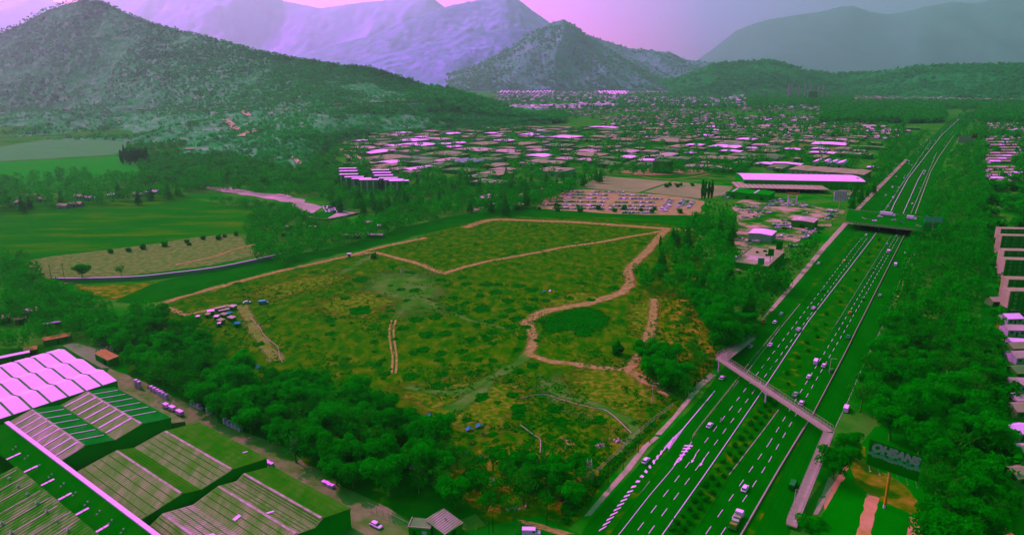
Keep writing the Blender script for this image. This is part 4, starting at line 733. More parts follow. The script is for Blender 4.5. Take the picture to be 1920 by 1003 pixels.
# houses
HC = []
hv = []
for k, (mr, mw_) in enumerate([(mPinkR, mTeal), (mTanR, mGrayW), (mWR, mTeal), (mGreyR, mShadeW)]):
    b = MB(); b.box((0, 0, 0), (9, 7, 3), mw_); b.add([(-4.5, -3.5, 3), (-4.5, 3.5, 3), (-4.5, 0, 4.4), (4.5, -3.5, 3), (4.5, 3.5, 3), (4.5, 0, 4.4)], [(0, 2, 1), (3, 4, 5)], mw_); wm = b.mesh('wall')
    b = MB()
    for s in (-1, 1): b.add([(-4.9, s * 3.9, 2.95), (4.9, s * 3.9, 2.95), (4.9, 0, 4.5), (-4.9, 0, 4.5)], [(0, 1, 2, 3)], mr)
    rm_ = b.mesh('roof'); b = MB(); b.box((0, 0, 0), (1, .12, 2), mDk); dm = b.mesh('door'); b = MB(); b.box((0, 0, 0), (1.3, .12, 1.1), mDk); wm2 = b.mesh('window')
    hv.append((wm, rm_, dm, wm2))
rl = ['pink', 'tan', 'white', 'grey']
def house(x, y, rz, k, label, group, sx=1.0, sy=1.0):
    t = thing('house', label, 'house', loc=(x, y, 0), rz=rz, group=group); t.scale = (sx, sy, 1.15)
    wm, rm_, dm, wm2 = hv[k]; link('wall', wm, t); link('roof', rm_, t); link('door', dm, t, loc=(0, -3.53, 0)); link('window', wm2, t, loc=(-2.6, -3.53, 1.1)); link('window', wm2, t, loc=(2.6, -3.53, 1.1))
    HC.append((x, y)); return t
for i, (x, y, w_) in enumerate([(1895, 591, 13), (1900, 612, 22), (1908, 638, 24), (1912, 662, 20), (1906, 590 + 55, 8), (1912, 712, 16), (1915, 740, 14), (1905, 800, 10), (1916, 760, 10), (1900, 575, 12), (1912, 690, 14), (1870, 560, 7), (1912, 840, 12), (1915, 880, 12)]):
    c = G(x, y, 4); house(c.x, c.y, R(rnd.uniform(-8, 8)), (2, 0, 2, 0, 1, 0, 0, 2, 1, 1, 3, 1, 0, 1)[i], f"{rl[(2, 0, 2, 0, 1, 0, 0, 2, 1, 1, 3, 1, 0, 1)[i]]}-roofed house at the right edge, {['behind the tree line', 'near the street', 'beside the dry verge'][i % 3]}", 'houses at the right edge', 1.0, 1.1)
for r_ in range(15):                             # terraces of the housing estate on the right
    y = 262 + r_ * 5.1 + (6 if r_ > 8 else 0); x0 = 1856 + (r_ % 3) * 4 + max(0, r_ - 9) * 2
    for j in range(5):
        x = x0 + j * (9 + r_ * .9); 
        if x > 1925: break
        c = G(x, y, 3); k = (0, 1, 0, 2, 1)[(r_ + j) % 5]; house(c.x, c.y, R(-8), k, f"{rl[k]}-roofed terrace house in the estate right of the highway, {['back', 'middle', 'front'][r_ // 5]} rows", 'terrace houses right of the highway', 1.6, 1.3)
for i in range(150):                             # nearest houses of the town
    for _ in range(30):
        x = rnd.uniform(1120, 1850); y = rnd.uniform(222, 262); c = G(x, y)
        if 1640 + (250 - y) * .5 < x < 1850: continue
        if all((c.x - a) ** 2 + (c.y - b) ** 2 > (r + 9) ** 2 for a, b, r in FOOT) and all((c.x - a) ** 2 + (c.y - b) ** 2 > 280 for a, b in HC): break
    k = rnd.choice((0, 0, 1, 2, 3)); house(c.x, c.y, R(HW - 90 + rnd.choice((0, 90))), k, f"{rl[k]}-roofed low house among town trees {'left' if x < 1400 else 'right'} of the estate sheds", 'low houses of the near town', 1.25, 1.2)
# the rest of the town: far roofs that read as one mass
mTownW = M('town_roofs', [(60, 113, 40), (105, 120, 75), (165, 130, 135), (240, 150, 235)], .03, detail=2, pos=[.34, .44, .54, .64])
def town(name, n, xr, yr, size, dens, seed, mat, kind='stuff'):
    rg = np.random.default_rng(seed); V = []; Fc = []; k = 0
    for _ in range(n):
        x = rg.uniform(*xr); y = yr[0] + (yr[1] - yr[0]) * rg.random() ** .9; c = G(x, y)
        if noise.noise(Vector((c.x * dens, c.y * dens, seed))) < -.12: continue
        if 1690 < x < 1850 and y > 200: continue
        if x > 1560 and 190 < y < 228: continue
        if x < 1150 and y > 222: continue
        if x < 1010 and y > 205: continue
        w_, d_, h = size * rg.uniform(.6, 1.7), size * rg.uniform(.5, 1.0), rg.uniform(2.2, 4.0) * size / 12; an = R(HW) + (0 if rg.random() < .5 else math.pi / 2) + rg.normal() * .06
        co, si = math.cos(an), math.sin(an)
        for p, q_, z in ((-1, -1, 0), (1, -1, 0), (1, 1, 0), (-1, 1, 0), (-1, -1, h), (1, -1, h), (1, 1, h), (-1, 1, h), (-1, 0, h * 1.25), (1, 0, h * 1.25)):
            p *= w_ / 2; q_ *= d_ / 2; V.append((c.x + p * co - q_ * si, c.y + p * si + q_ * co, z))
        Fc += [(k, k + 1, k + 5, k + 4), (k + 1, k + 2, k + 6, k + 5), (k + 2, k + 3, k + 7, k + 6), (k + 3, k, k + 4, k + 7), (k + 4, k + 5, k + 9, k + 8), (k + 7, k + 8, k + 9, k + 6), (k + 4, k + 8, k + 7), (k + 5, k + 6, k + 9)]; k += 10
    me = bpy.data.meshes.new(name); me.from_pydata(V, [], Fc); me.materials.append(mat); me.update(); props(link(name, me), kind=kind)
town('town_houses', 7500, (1010, 1925), (196, 262), 10.5, .004, 1, mTownW)
town('far_town_houses', 5500, (930, 1500), (168, 206), 15, .0012, 2, M('far_town_roofs', [(110, 125, 110), (210, 145, 205), (255, 158, 250)], .01, detail=2, pos=[.38, .5, .6]))
town('far_town_houses', 1800, (1450, 1925), (178, 200), 15, .002, 3, mTownW)
# high-rises on the far plain
for i, (x, yb, yt, w_) in enumerate([(1477, 186, 158, 3), (1482, 186, 158, 3), (1496, 186, 160, 3.5), (1507, 186, 156, 3), (1518, 187, 156, 3), (1523, 190, 172, 14), (1532, 186, 163, 3), (1550, 187, 173, 3), (1541, 186, 160, 2.5), (1637, 190, 182, 4), (1905, 180, 170, 3), (1843, 184, 178, 3), (1690, 187, 182, 6), (1576, 183, 179, 6)]):
    a = G(x, yb); b_ = D(x, yt, a.y); ww = w_ * a.y / F; t = thing('tower_block', f"{'broad dark' if i == 5 else 'slim pale'} high-rise on the far plain {'below the low hills' if x < 1600 else 'at the foot of the right-hand hills'}", 'tower block', loc=a, rz=R(HW - 90), group='distant high-rise blocks')
    b = MB(); b.box((0, 0, 0), (ww, ww * .8, b_.z), mPinkR if i != 5 else mShadeW); link('wall', b.mesh('wall'), t); b = MB(); b.box((0, 0, b_.z + .003), (ww * .5, ww * .4, 4), mTanR); link('roof', b.mesh('roof'), t)
    if i == 5: b = MB(); b.box((-ww / 2 - 1, 0, 0), (2, ww * .8, b_.z), mWR); link('end_wall', b.mesh('end_wall'), t)  # sun-facing end of the dark block, its brightness put into the colour
# greenhouse rows far behind the town
FOOT.append((G(1424, 481).x, G(1424, 481).y, 26))
for gi, (x0, y0, n, stx, sk, L_) in enumerate([(937, 175.6, 17, 6.1, 7, 6.5), (1129, 178, 10, 5.2, -6, 6.5)]):
    for k in range(n):
        a = G(x0 + k * stx, y0 + (k % 3) * .3); e = G(x0 + k * stx + sk, y0 - L_); L = e - a; w_ = 3.3 * a.y / F
        b = MB(); b.box((0, L.length / 2, 0), (w_, L.length, 6), mWR); b.box((0, L.length / 2, 6.003), (w_ * .6, L.length, 1.5), mWR)
        solo('long_shed', b.mesh('long_shed'), 'bright white long shed in the %s row of sheds behind the far town' % ('left' if gi == 0 else 'right'), 'shed', loc=a, rz=math.atan2(L.y, L.x) - math.pi / 2, group='long white sheds behind the town')
# ---------------------------------------------------------------- trees
mLeaf = M('leaves', [(0, 140, 0), (0, 153, 0), (4, 165, 2), (24, 178, 10)], 0.22, detail=5, rnd_=.22, leaf=True, pos=[.3, .48, .64, .82])
mLeafD = M('dark_leaves', [(0, 122, 0), (0, 136, 0), (4, 150, 2)], 0.3, detail=4, rnd_=.2, leaf=True)
mLeafT = M('thin_leaves', [(0, 126, 0), (8, 138, 2), (36, 148, 12)], 0.4, detail=4, rnd_=.2, leaf=True)
mBark = M('bark', [(40, 120, 15), (80, 130, 40)], 1.5)
def crown_mesh(name, n, lobes, leaf, mat, seed, solid=.7, up=.35):
    rg = np.random.default_rng(seed); vs = []; fs = []
    L = np.array([l[:3] for l in lobes]); rr = np.array([l[3:6] if len(l) > 4 else (l[3],) * 3 for l in lobes], float)
    wt = (rr.prod(axis=1)) ** (2 / 3); wt /= wt.sum(); idx = rg.choice(len(lobes), n, p=wt)
    d = rg.normal(size=(n, 3)); d /= np.linalg.norm(d, axis=1)[:, None]; d[:, 2] = np.where(rg.random(n) < up, np.abs(d[:, 2]), d[:, 2])
    rad = solid + (1.06 - solid) * rg.random(n) ** .6; P = L[idx] + d * rr[idx] * rad[:, None]
    nn = d + rg.normal(size=(n, 3)) * .45; nn /= np.linalg.norm(nn, axis=1)[:, None]
    a = np.cross(nn, rg.normal(size=(n, 3))); a /= np.linalg.norm(a, axis=1)[:, None]; b = np.cross(nn, a); s = leaf * rg.uniform(.55, 1.3, n)[:, None]
    V = np.stack([P - a * s * .8 - b * s * .5, P + a * s * .9 - b * s * .35, P + b * s * .95 + nn * s * .15], 1).reshape(-1, 3)
    me = bpy.data.meshes.new(name); me.vertices.add(3 * n); me.vertices.foreach_set('co', V.ravel()); me.loops.add(3 * n); me.loops.foreach_set('vertex_index', np.arange(3 * n))
    me.polygons.add(n); me.polygons.foreach_set('loop_start', np.arange(0, 3 * n, 3)); me.polygons.foreach_set('loop_total', np.full(n, 3)); me.materials.append(mat); me.update(); me.validate(); return me
def lobes(seed, k, R_, hh, z0):
    r = random.Random(seed); o = [(0, 0, z0 + hh * .5, R_ * .75, R_ * .75, hh * .48)]
    for i in range(k):
        a = i / k * 6.283 + r.uniform(-.4, .4); q_ = R_ * r.uniform(.35, .95); z = z0 + hh * r.uniform(.2, .98); s_ = R_ * r.uniform(.2, .5); o.append((math.cos(a) * q_, math.sin(a) * q_, z, s_, s_, s_ * r.uniform(.6, .95)))
    return o
def trunk_mesh(h, r0, spread, k, seed):
    r = random.Random(seed); b = MB(); b.tube((0, 0, -.2), (.2, .1, h * .45), r0, mBark, r0 * .7)
    for i in range(k):
        a = i / k * 6.283 + r.uniform(-.5, .5); m1 = Vector((.2 + math.cos(a) * spread * .4, .1 + math.sin(a) * spread * .4, h * r.uniform(.58, .7))); e = Vector((math.cos(a) * spread, math.sin(a) * spread, h * r.uniform(.8, 1)))
        b.tube((.2, .1, h * r.uniform(.32, .45)), m1, r0 * .5, mBark, r0 * .3, 5); b.tube(m1, e, r0 * .3, mBark, r0 * .08, 4)
        for j in range(2): b.tube(m1.lerp(e, .3 + j * .3), e + Vector((r.uniform(-1, 1), r.uniform(-1, 1), r.uniform(-.2, 1))) * spread * .35, r0 * .16, mBark, r0 * .05, 3)
    return b.mesh('trunk')
KIND = {'broad': [], 'thin': [], 'conifer': [], 'poplar': [], 'bush': []}
for i in range(5): KIND['broad'].append((crown_mesh('crown', 3400, lobes(i, 12 + i, 5.2, 8.2, 2.6), .43, mLeaf, i, solid=.5), trunk_mesh(9, .38, 3.2, 5, i)))
for i in range(4): KIND['thin'].append((crown_mesh('crown', 620, lobes(20 + i, 11, 5.0, 7.5, 4), .42, mLeafT, 20 + i, solid=.25), trunk_mesh(11, .3, 4.2, 7, 20 + i)))
for i in range(2): KIND['conifer'].append((crown_mesh('crown', 1100, [(0, 0, 2 + 1.15 * k, 3.4 * (1 - k / 10.5), 3.4 * (1 - k / 10.5), .9) for k in range(10)], .5, mLeafD, 40 + i), trunk_mesh(9, .25, .6, 3, 40)))
for i in range(2): KIND['poplar'].append((crown_mesh('crown', 1000, [(0, 0, 2 + 1.3 * k, 1.5 * (1 - abs(k - 4) / 9), 1.5 * (1 - abs(k - 4) / 9), 1.3) for k in range(10)], .5, mLeafD, 50 + i), trunk_mesh(9, .2, .4, 3, 41)))
for i in range(3): KIND['bush'].append((crown_mesh('crown', 420, lobes(60 + i, 5, 1.1, 1.7, -.1), .24, mLeafD, 60 + i), trunk_mesh(1.1, .07, .5, 3, 60)))
HT = {'broad': 11.5, 'thin': 11.8, 'conifer': 13.5, 'poplar': 15.5, 'bush': 1.9}
TREES = []      # (distance, kind, x, y, scale, label, group)
def inpoly(x, y, P):
    c = False; n = len(P)
    for i in range(n):
        (x1, y1), (x2, y2) = P[i], P[i - 1]
        if (y1 > y) != (y2 > y) and x < (x2 - x1) * (y - y1) / (y2 - y1) + x1: c = not c
    return c
CELL = {}
def free(x, y, r):
    k = (int(x // 12), int(y // 12))
    for a in (-1, 0, 1):
        for b in (-1, 0, 1):
            for (u_, v_) in CELL.get((k[0] + a, k[1] + b), ()):
                if (u_ - x) ** 2 + (v_ - y) ** 2 < r * r: return False
    CELL.setdefault(k, []).append((x, y)); return True
def plant(poly, n, kinds, s0, s1, gap, label, group, avoid=True, zf=.55):
    xs = [p[0] for p in poly]; ys = [p[1] for p in poly]; done = 0; tries = 0
    while done < n and tries < n * 14:
        tries += 1; px = rnd.uniform(min(xs), max(xs)); py = rnd.uniform(min(ys), max(ys))
        if not inpoly(px, py, poly): continue
        k = rnd.choice(kinds); s = rnd.uniform(s0, s1); c = G(px, py, HT[k] * s * zf)
        if rnd.random() > min(1, (c.y / G(960, max(ys)).y) ** 2 * .35 + .2) and len(poly) > 6: pass
        if avoid and any((c.x - a) ** 2 + (c.y - b) ** 2 < (r + 2) ** 2 for a, b, r in FOOT): continue
        if not free(c.x, c.y, gap * s): continue
        TREES.append((math.hypot(c.x, c.y), k, c.x, c.y, s, label, group)); done += 1
def one(px, py, k, s, label, group=None):
    c = G(px, py); TREES.append((math.hypot(c.x, c.y) * .3, k, c.x, c.y, s, label, group)); free(c.x, c.y, .1)
one(155, 522, 'broad', .95, 'round dark tree standing alone in the stubble field by the white wall'); one(228, 520, 'thin', .62, 'small thin tree standing in the stubble field right of the round one')
one(701, 484, 'bush', 2.6, 'single dark bush at the fork of the dirt track'); one(1562, 898, 'broad', 1.0, 'round tree beside the footbridge ramp, casting an oval shadow'); one(1520, 1010, 'broad', .7, 'low tree at the bottom edge by the foot of the ramp')
one(1590, 860, 'broad', .8, 'small tree between the footbridge corner and the billboard'); one(1157, 664, 'bush', 3.2, 'dark shrub alone beside the track fork on the right of the field')
one(1237, 474, 'poplar', .85, 'dark narrow cypress at the top right corner of the field')
for x in (1316, 1321, 1328, 1334): one(x, 374 + rnd.uniform(-1, 2), 'poplar', 1.35, 'tall narrow poplar behind the car yard', 'poplars behind the car yard')
for i in range(16): one(228 + i * 3.2, 306 + 10 * noise.noise(Vector((i * .7, 0, 0))), 'poplar', 1.5, 'dark poplar in the clump at the foot of the hill', 'poplar clump by the pale field')
PB = [(0, 500), (60, 490), (125, 548), (210, 572), (300, 585), (372, 605), (385, 655), (440, 682), (530, 700), (600, 715), (650, 728), (700, 748), (760, 778), (800, 800), (840, 815), (830, 845), (790, 875), (740, 895), (690, 895), (640, 888), (600, 860), (530, 815), (450, 778), (350, 732), (290, 700), (232, 665), (165, 622), (120, 610), (60, 590), (0, 570)]
plant(PB, 215, ['broad', 'broad', 'broad', 'thin'], .65, 1.35, 6.0, 'dense green tree in the belt between warehouses and field', 'trees in the belt beside the field')
plant([(-40, 560), (60, 585), (120, 615), (100, 640), (0, 640), (-40, 640)], 14, ['broad'], .6, .95, 8, 'green tree among yards behind the white vaulted roof', 'trees behind the white vaulted roof')
plant([(740, 800), (850, 815), (900, 850), (960, 850), (1050, 860), (1110, 870), (1095, 910), (1040, 945), (960, 960), (880, 940), (800, 905), (740, 880)], 42, ['thin', 'thin', 'broad'], .7, 1.05, 8, 'thin see-through tree in the lower corner of the field', 'sparse trees in the lower corner of the field')
plant([(1238, 450), (1262, 430), (1300, 400), (1330, 385), (1370, 390), (1378, 430), (1368, 480), (1385, 520), (1420, 560), (1425, 590), (1385, 618), (1345, 640), (1330, 600), (1300, 560), (1262, 540), (1225, 520), (1232, 485)], 88, ['broad', 'broad', 'broad', 'conifer'], .9, 1.6, 8, 'dense dark tree in the wedge between field and highway', 'trees between field and highway')
plant([(1192, 508), (1215, 500), (1222, 520), (1205, 535)], 5, ['broad'], .8, 1.1, 5, 'tree in the round clump beside the dirt track', 'round clump beside the track')
plant([(1206, 650), (1235, 645), (1262, 665), (1274, 700), (1262, 722), (1235, 720), (1210, 690)], 14, ['broad'], .75, 1.0, 5, 'tree in the dark clump at the lower right of the field', 'clump at the lower right of the field')
plant([(1330, 640), (1420, 590), (1400, 640), (1345, 660)], 10, ['broad', 'thin'], .6, .9, 6, 'tree beside the footbridge stairs', 'trees beside the footbridge stairs')
plant([(1270, 540), (1340, 570), (1345, 640), (1290, 740), (1275, 700)], 12, ['thin'], .5, .8, 9, 'small thin tree on the dry soil', 'thin trees on the dry soil')
PF = [(1694, 500), (1714, 450), (1735, 400), (1756, 350), (1775, 300), (1800, 250), (1838, 244), (1850, 300), (1845, 400), (1843, 500), (1853, 600), (1855, 760), (1860, 900), (1868, 1003), (1745, 1003), (1752, 950), (1738, 900), (1742, 860), (1700, 812), (1655, 770), (1600, 755), (1602, 720), (1622, 680), (1655, 620), (1678, 570)]
plant(PF, 250, ['broad', 'broad', 'broad', 'thin'], .8, 1.45, 7.2, 'green tree in the wood on the right of the highway', 'wood on the right of the highway')
plant([(1690, 500), (1714, 450), (1735, 400), (1800, 250), (1840, 244), (1846, 400), (1843, 500)], 130, ['broad'], .8, 1.3, 7.5, 'green tree in the wood on the right of the highway', 'wood on the right of the highway')
plant([(1742, 880), (1800, 880), (1840, 940), (1800, 1003), (1742, 1003)], 8, ['thin', 'broad'], .7, 1.0, 7, 'thin tree beside the big billboard', 'trees beside the big billboard')
plant([(-60, 335), (60, 328), (140, 320), (250, 325), (330, 350), (345, 362), (250, 370), (100, 378), (-60, 392)], 150, ['broad', 'broad', 'conifer'], .9, 1.5, 9, 'tree in the band beyond the olive field', 'band of trees beyond the olive field')
plant([(460, 405), (500, 388), (560, 398), (620, 418), (700, 405), (770, 385), (870, 352), (885, 372), (860, 395), (760, 418), (640, 452), (535, 478), (480, 470), (462, 440)], 150, ['broad'], .8, 1.3, 9, 'tree in the dark wood above the railway cutting', 'wood above the railway cutting')
plant([(590, 345), (640, 348), (700, 364), (790, 345), (880, 330), (985, 340), (1005, 372), (960, 385), (880, 385), (800, 386), (700, 392), (620, 380)], 190, ['broad', 'broad', 'conifer'], .9, 1.6, 9, 'tree in the wood in front of the apartment blocks', 'wood in front of the apartment blocks')
plant([(380, 372), (440, 372), (540, 382), (560, 395), (500, 386), (430, 384)], 34, ['broad'], .5, .8, 7, 'low tree along the top of the olive field', 'low trees along the olive field')
plant([(200, 470), (330, 458), (460, 436), (462, 442), (330, 465), (200, 477)], 26, ['bush'], 1.6, 2.6, 5, 'hedge bush between the olive and stubble fields', 'hedge bushes between the fields', zf=0)
plant([(0, 478), (40, 476), (60, 500), (110, 540), (60, 530), (0, 505)], 26, ['broad'], .8, 1.1, 7, 'dense green tree left of the stubble field', 'trees left of the stubble field')
plant([(880, 396), (1000, 382), (1300, 392), (1300, 398), (1000, 390), (890, 402)], 60, ['bush'], 2.0, 3.4, 6, 'bush along the far edge of the field', 'bushes along the far edge of the field')
plant([(1590, 350), (1650, 300), (1720, 250), (1752, 245), (1700, 292), (1655, 335), (1610, 380), (1590, 385)], 46, ['broad', 'conifer'], .8, 1.4, 10, 'tree on the left verge of the distant highway', 'trees on the left verge of the distant highway')
plant([(280, 322), (345, 335), (440, 345), (560, 345), (600, 330), (620, 345), (560, 362), (450, 350), (350, 352)], 90, ['broad'], .7, 1.2, 9, 'tree at the foot of the scrub hill', 'trees at the foot of the scrub hill')
plant([(1375, 440), (1385, 500), (1440, 520), (1550, 440), (1570, 420), (1500, 500), (1430, 580), (1390, 540)], 30, ['bush', 'thin'], .8, 1.3, 6, 'small tree on the bank beside the service road', 'small trees on the service road bank')
plant([(640, 250), (900, 240), (1200, 240), (1640, 262), (1600, 320), (1480, 300), (1380, 318), (1200, 318), (1100, 335), (900, 350), (800, 345), (700, 325), (650, 310)], 620, ['broad', 'broad', 'conifer'], .8, 1.5, 9, 'tree among the industrial sheds', 'trees among the industrial sheds')
plant([(1600, 385), (1660, 330), (1720, 268), (1742, 244), (1660, 262), (1640, 320), (1645, 345), (1622, 352)], 110, ['broad', 'conifer'], .8, 1.4, 9, 'tree on the left verge of the distant highway', 'trees on the left verge of the distant highway')
plant([(1090, 330), (1200, 300), (1400, 300), (1395, 320), (1210, 322), (1160, 316), (1120, 330), (1085, 345)], 130, ['broad', 'conifer'], .7, 1.2, 9, 'tree beside the playing fields', 'trees beside the playing fields')
plant([(985, 350), (1090, 340), (1060, 356), (1020, 372), (1000, 384)], 60, ['broad'], .8, 1.5, 8, 'tree left of the car yard', 'trees left of the car yard')
plant([(1245, 345), (1300, 344), (1300, 347), (1245, 348)], 8, ['bush'], 2, 3, 5, 'bush between the playing fields', 'bushes between the playing fields')
TREES.sort(key=lambda t: t[0])
cnt = {}; REST = []
for d_, k, x, y, s, lb, gr in TREES:
    cnt[k] = cnt.get(k, 0) + 1
    if k in ('broad', 'thin') and cnt.get('broad', 0) + cnt.get('thin', 0) > 298: REST.append((k, x, y, s)); continue
    if k in ('conifer',) and d_ > 900: REST.append((k, x, y, s)); continue
    nm = {'broad': 'leafy_tree', 'thin': 'thin_tree', 'conifer': 'conifer_tree', 'poplar': 'poplar_tree', 'bush': 'bush'}[k]
    cm, tm = KIND[k][rnd.randrange(len(KIND[k]))]
    t = thing(nm, lb, 'bush' if k == 'bush' else 'tree', loc=(x, y, 0), rz=rnd.uniform(0, 6.28), group=gr); t.scale = (s * rnd.uniform(.9, 1.1), s * rnd.uniform(.9, 1.1), s * rnd.uniform(.9, 1.12))
    link('crown', cm, t); link('trunk', tm, t)
def scatter(name, pts, nleaf, leaf, mat, seed, squash=.9, kind='stuff', lab=None):
    """many small crowns in one mesh; pts = (x, y, z0, radius, height)"""
    rg = np.random.default_rng(seed); P = np.array(pts, float); n = len(P); P = np.repeat(P, nleaf, 0); N = len(P)
    d = rg.normal(size=(N, 3)); d /= np.linalg.norm(d, axis=1)[:, None]; rad = .55 + .5 * rg.random(N) ** .7
    wob = 1 + .3 * np.sin(d[:, 0] * 4 + np.repeat(rg.random(n) * 6, nleaf)) * np.cos(d[:, 1] * 3 + np.repeat(rg.random(n) * 6, nleaf))
    C_ = P[:, :3] + np.stack([d[:, 0] * P[:, 3] * rad * wob, d[:, 1] * P[:, 3] * rad * wob, P[:, 4] * (.56 + d[:, 2] * .44 * rad)], 1)
    nn = d + rg.normal(size=(N, 3)) * .4; a = np.cross(nn, rg.normal(size=(N, 3))); a /= np.linalg.norm(a, axis=1)[:, None]; b = np.cross(nn, a); b /= np.linalg.norm(b, axis=1)[:, None]
    s = (leaf * P[:, 3] * rg.uniform(.6, 1.3, N))[:, None]
    V = np.stack([C_ - a * s * .8 - b * s * .5, C_ + a * s * .9 - b * s * .3, C_ + b * s], 1).reshape(-1, 3)
    me = bpy.data.meshes.new(name); me.vertices.add(3 * N); me.vertices.foreach_set('co', V.ravel()); me.loops.add(3 * N); me.loops.foreach_set('vertex_index', np.arange(3 * N))
    me.polygons.add(N); me.polygons.foreach_set('loop_start', np.arange(0, 3 * N, 3)); me.polygons.foreach_set('loop_total', np.full(N, 3)); me.materials.append(mat); me.update(); me.validate()
    return props(link(name, me), kind=kind)
mWood = M('woodland_leaves', [(0, 122, 0), (0, 140, 0), (4, 154, 2), (20, 168, 10)], 0.06, detail=7, leaf=True, pos=[.34, .47, .6, .76])
scatter('distant_woods', [(x, y, .5, (3.3 if k == 'conifer' else 4.8) * s, HT[k] * s) for k, x, y, s in REST], 120, .2, mWood, 5)
rg = random.Random(11); T = []
def band(n, xr, yr, r0, r1, cond=None):
    for _ in range(n):
        x = rg.uniform(*xr); y = yr[0] + (yr[1] - yr[0]) * rg.random(); c = G(x, y)
        if cond and not cond(x, y, c): continue
        r = rg.uniform(r0, r1); T.append((c.x, c.y, 0, r, r * 2.1))
nz = lambda c, s_: noise.noise(Vector((c.x * s_, c.y * s_, 7)))
band(1700, (1000, 1930), (205, 262), 4, 7, lambda x, y, c: (x > 1150 or y < 224) and not (1740 < x < 1800 and y < 255) and not (1700 < x < 1790 and y > 225))
band(1500, (920, 1500), (172, 206), 6, 11, lambda x, y, c: nz(c, .0015) > -.15 and (x > 1000 or y < 200))
band(5200, (1540, 1935), (192, 232), 6, 11, lambda x, y, c: not (1770 < x < 1835 and y > 206))
band(1500, (1400, 1600), (178, 200), 7, 11)
band(900, (1840, 1935), (232, 440), 3.5, 6, lambda x, y, c: nz(c, .02) > -.1 and (x > 1905 or nz(c, .03) > .1))
band(260, (1858, 1905), (440, 1000), 2.2, 3.6, lambda x, y, c: x < 1882 or nz(c, .05) > .2)
band(1600, (930, 1060), (214, 232), 5, 8)
def inhill(c):
    h = HB['scrub_hill'][0].ray_cast(Vector((c.x, c.y, 3000)), Vector((0, 0, -1))); return bool(h[0]) and h[0].z > 1
band(2600, (235, 690), (256, 348), 2.2, 5.5, lambda x, y, c: not inhill(c) and nz(c, .006) > -.22 and not (x < 262 and y > 300))
band(260, (0, 260), (236, 262), 3, 6, lambda x, y, c: not inhill(c) and nz(c, .004) > 0)
band(300, (640, 1000), (236, 250), 3, 6, lambda x, y, c: not inhill(c))
scatter('town_trees', T, 20, .5, mWood, 6)
# scrub on the hill slopes
HS = []
BARE = [[(215, 250), (250, 214), (262, 222), (308, 222), (290, 240), (240, 256)], [(262, 268), (330, 238), (350, 232), (345, 245), (300, 275), (290, 300), (262, 300)], [(330, 285), (360, 240), (400, 236), (425, 245), (400, 262), (350, 282)], [(300, 300), (350, 280), (410, 266), (430, 272), (380, 300), (330, 312)], [(90, 262), (100, 232), (180, 222), (200, 240), (150, 258)], [(640, 240), (650, 215), (760, 215), (860, 232), (800, 240), (700, 248)], [(420, 215), (480, 210), (490, 225), (430, 230)], [(470, 330), (500, 310), (560, 315), (540, 345)], [(560, 230), (590, 210), (640, 225), (660, 245), (620, 260)]]
for nm, n_, rr in (('scrub_hill', 36000, (1.2, 3.6)), ):
    bv, vs_, nn_, nx_, ny_ = HB[nm]
    for _ in range(n_):
        i = rg.random() * nx_; j = (rg.random() ** .8) * ny_; a = vs_[int(i) * nn_ + int(j)]; b = vs_[min(nx_, int(i) + 1) * nn_ + min(ny_, int(j) + 1)]; f = rg.random(), rg.random()
        p = Vector((a.x + (b.x - a.x) * f[0], a.y + (b.y - a.y) * f[1], 0)); h = bv.ray_cast(Vector((p.x, p.y, 3000)), Vector((0, 0, -1)))
        if not h[0] or h[0].z < -1: continue
        dn = noise.noise(Vector((p.x * .004, p.y * .004, 3))) + .5 * noise.noise(Vector((p.x * .013, p.y * .013, 5)))
        v_ = h[0] - Vector((0, 0, H)); de = v_.y * math.cos(TH) - v_.z * math.sin(TH); px_ = 960 + F * v_.x / de; py_ = 501.5 - F * (v_.y * math.sin(TH) + v_.z * math.cos(TH)) / de
        if rg.random() < .82 and any(inpoly(px_, py_, P_) for P_ in BARE): continue
        if dn < -.35 and rg.random() < .6: continue
        r = rg.uniform(*rr) * (1.0 + dn * .8) * (.8 + p.y / 4000); HS.append((h[0].x, h[0].y, h[0].z - .5, r, r * 1.5))
    for i in range(nx_ + 1):                          # the crest line
        a = vs_[i * nn_ + ny_]
        for q_ in range(4):
            if rg.random() < .75: r = rg.uniform(2.5, 6.5); HS.append((a.x + rg.uniform(-12, 12), a.y - rg.uniform(0, 30), a.z - 1.5, r, r * 1.7))
    for i in range(int(nx_ * .80), nx_ + 1):          # wooded nose of the hill
        for _ in range(34):
            j = int(rg.uniform(.35, 1) * ny_); a = vs_[i * nn_ + j]; r = rg.uniform(5, 8); HS.append((a.x + rg.uniform(-15, 15), a.y + rg.uniform(-15, 15), a.z - 1, r, r * 2.3))
scatter('hill_scrub', HS, 10, .62, M('scrub_leaves', [(0, 146, 25), (12, 156, 40), (30, 164, 60)], .02, detail=6, leaf=True), 8)
HS2 = []
for nm, n_ in (('low_hill', 7000), ('pointed_peak', 5000), ('back_ridge', 4000)):
    bv, vs_, nn_, nx_, ny_ = HB[nm]
    for _ in range(n_):
        i = rg.randrange(nx_); j = rg.randrange(ny_ + 1); a = vs_[i * nn_ + j]; 
        if noise.noise(Vector((a.x * .003, a.y * .003, 3))) < -.1 and rg.random() < .75: continue
        r = rg.uniform(8, 15); HS2.append((a.x + rg.uniform(-30, 30), a.y + rg.uniform(-20, 20), a.z - 2, r, r * 1.2))
scatter('far_hill_scrub', HS2, 7, .8, MATS['scrub_leaves'], 9)
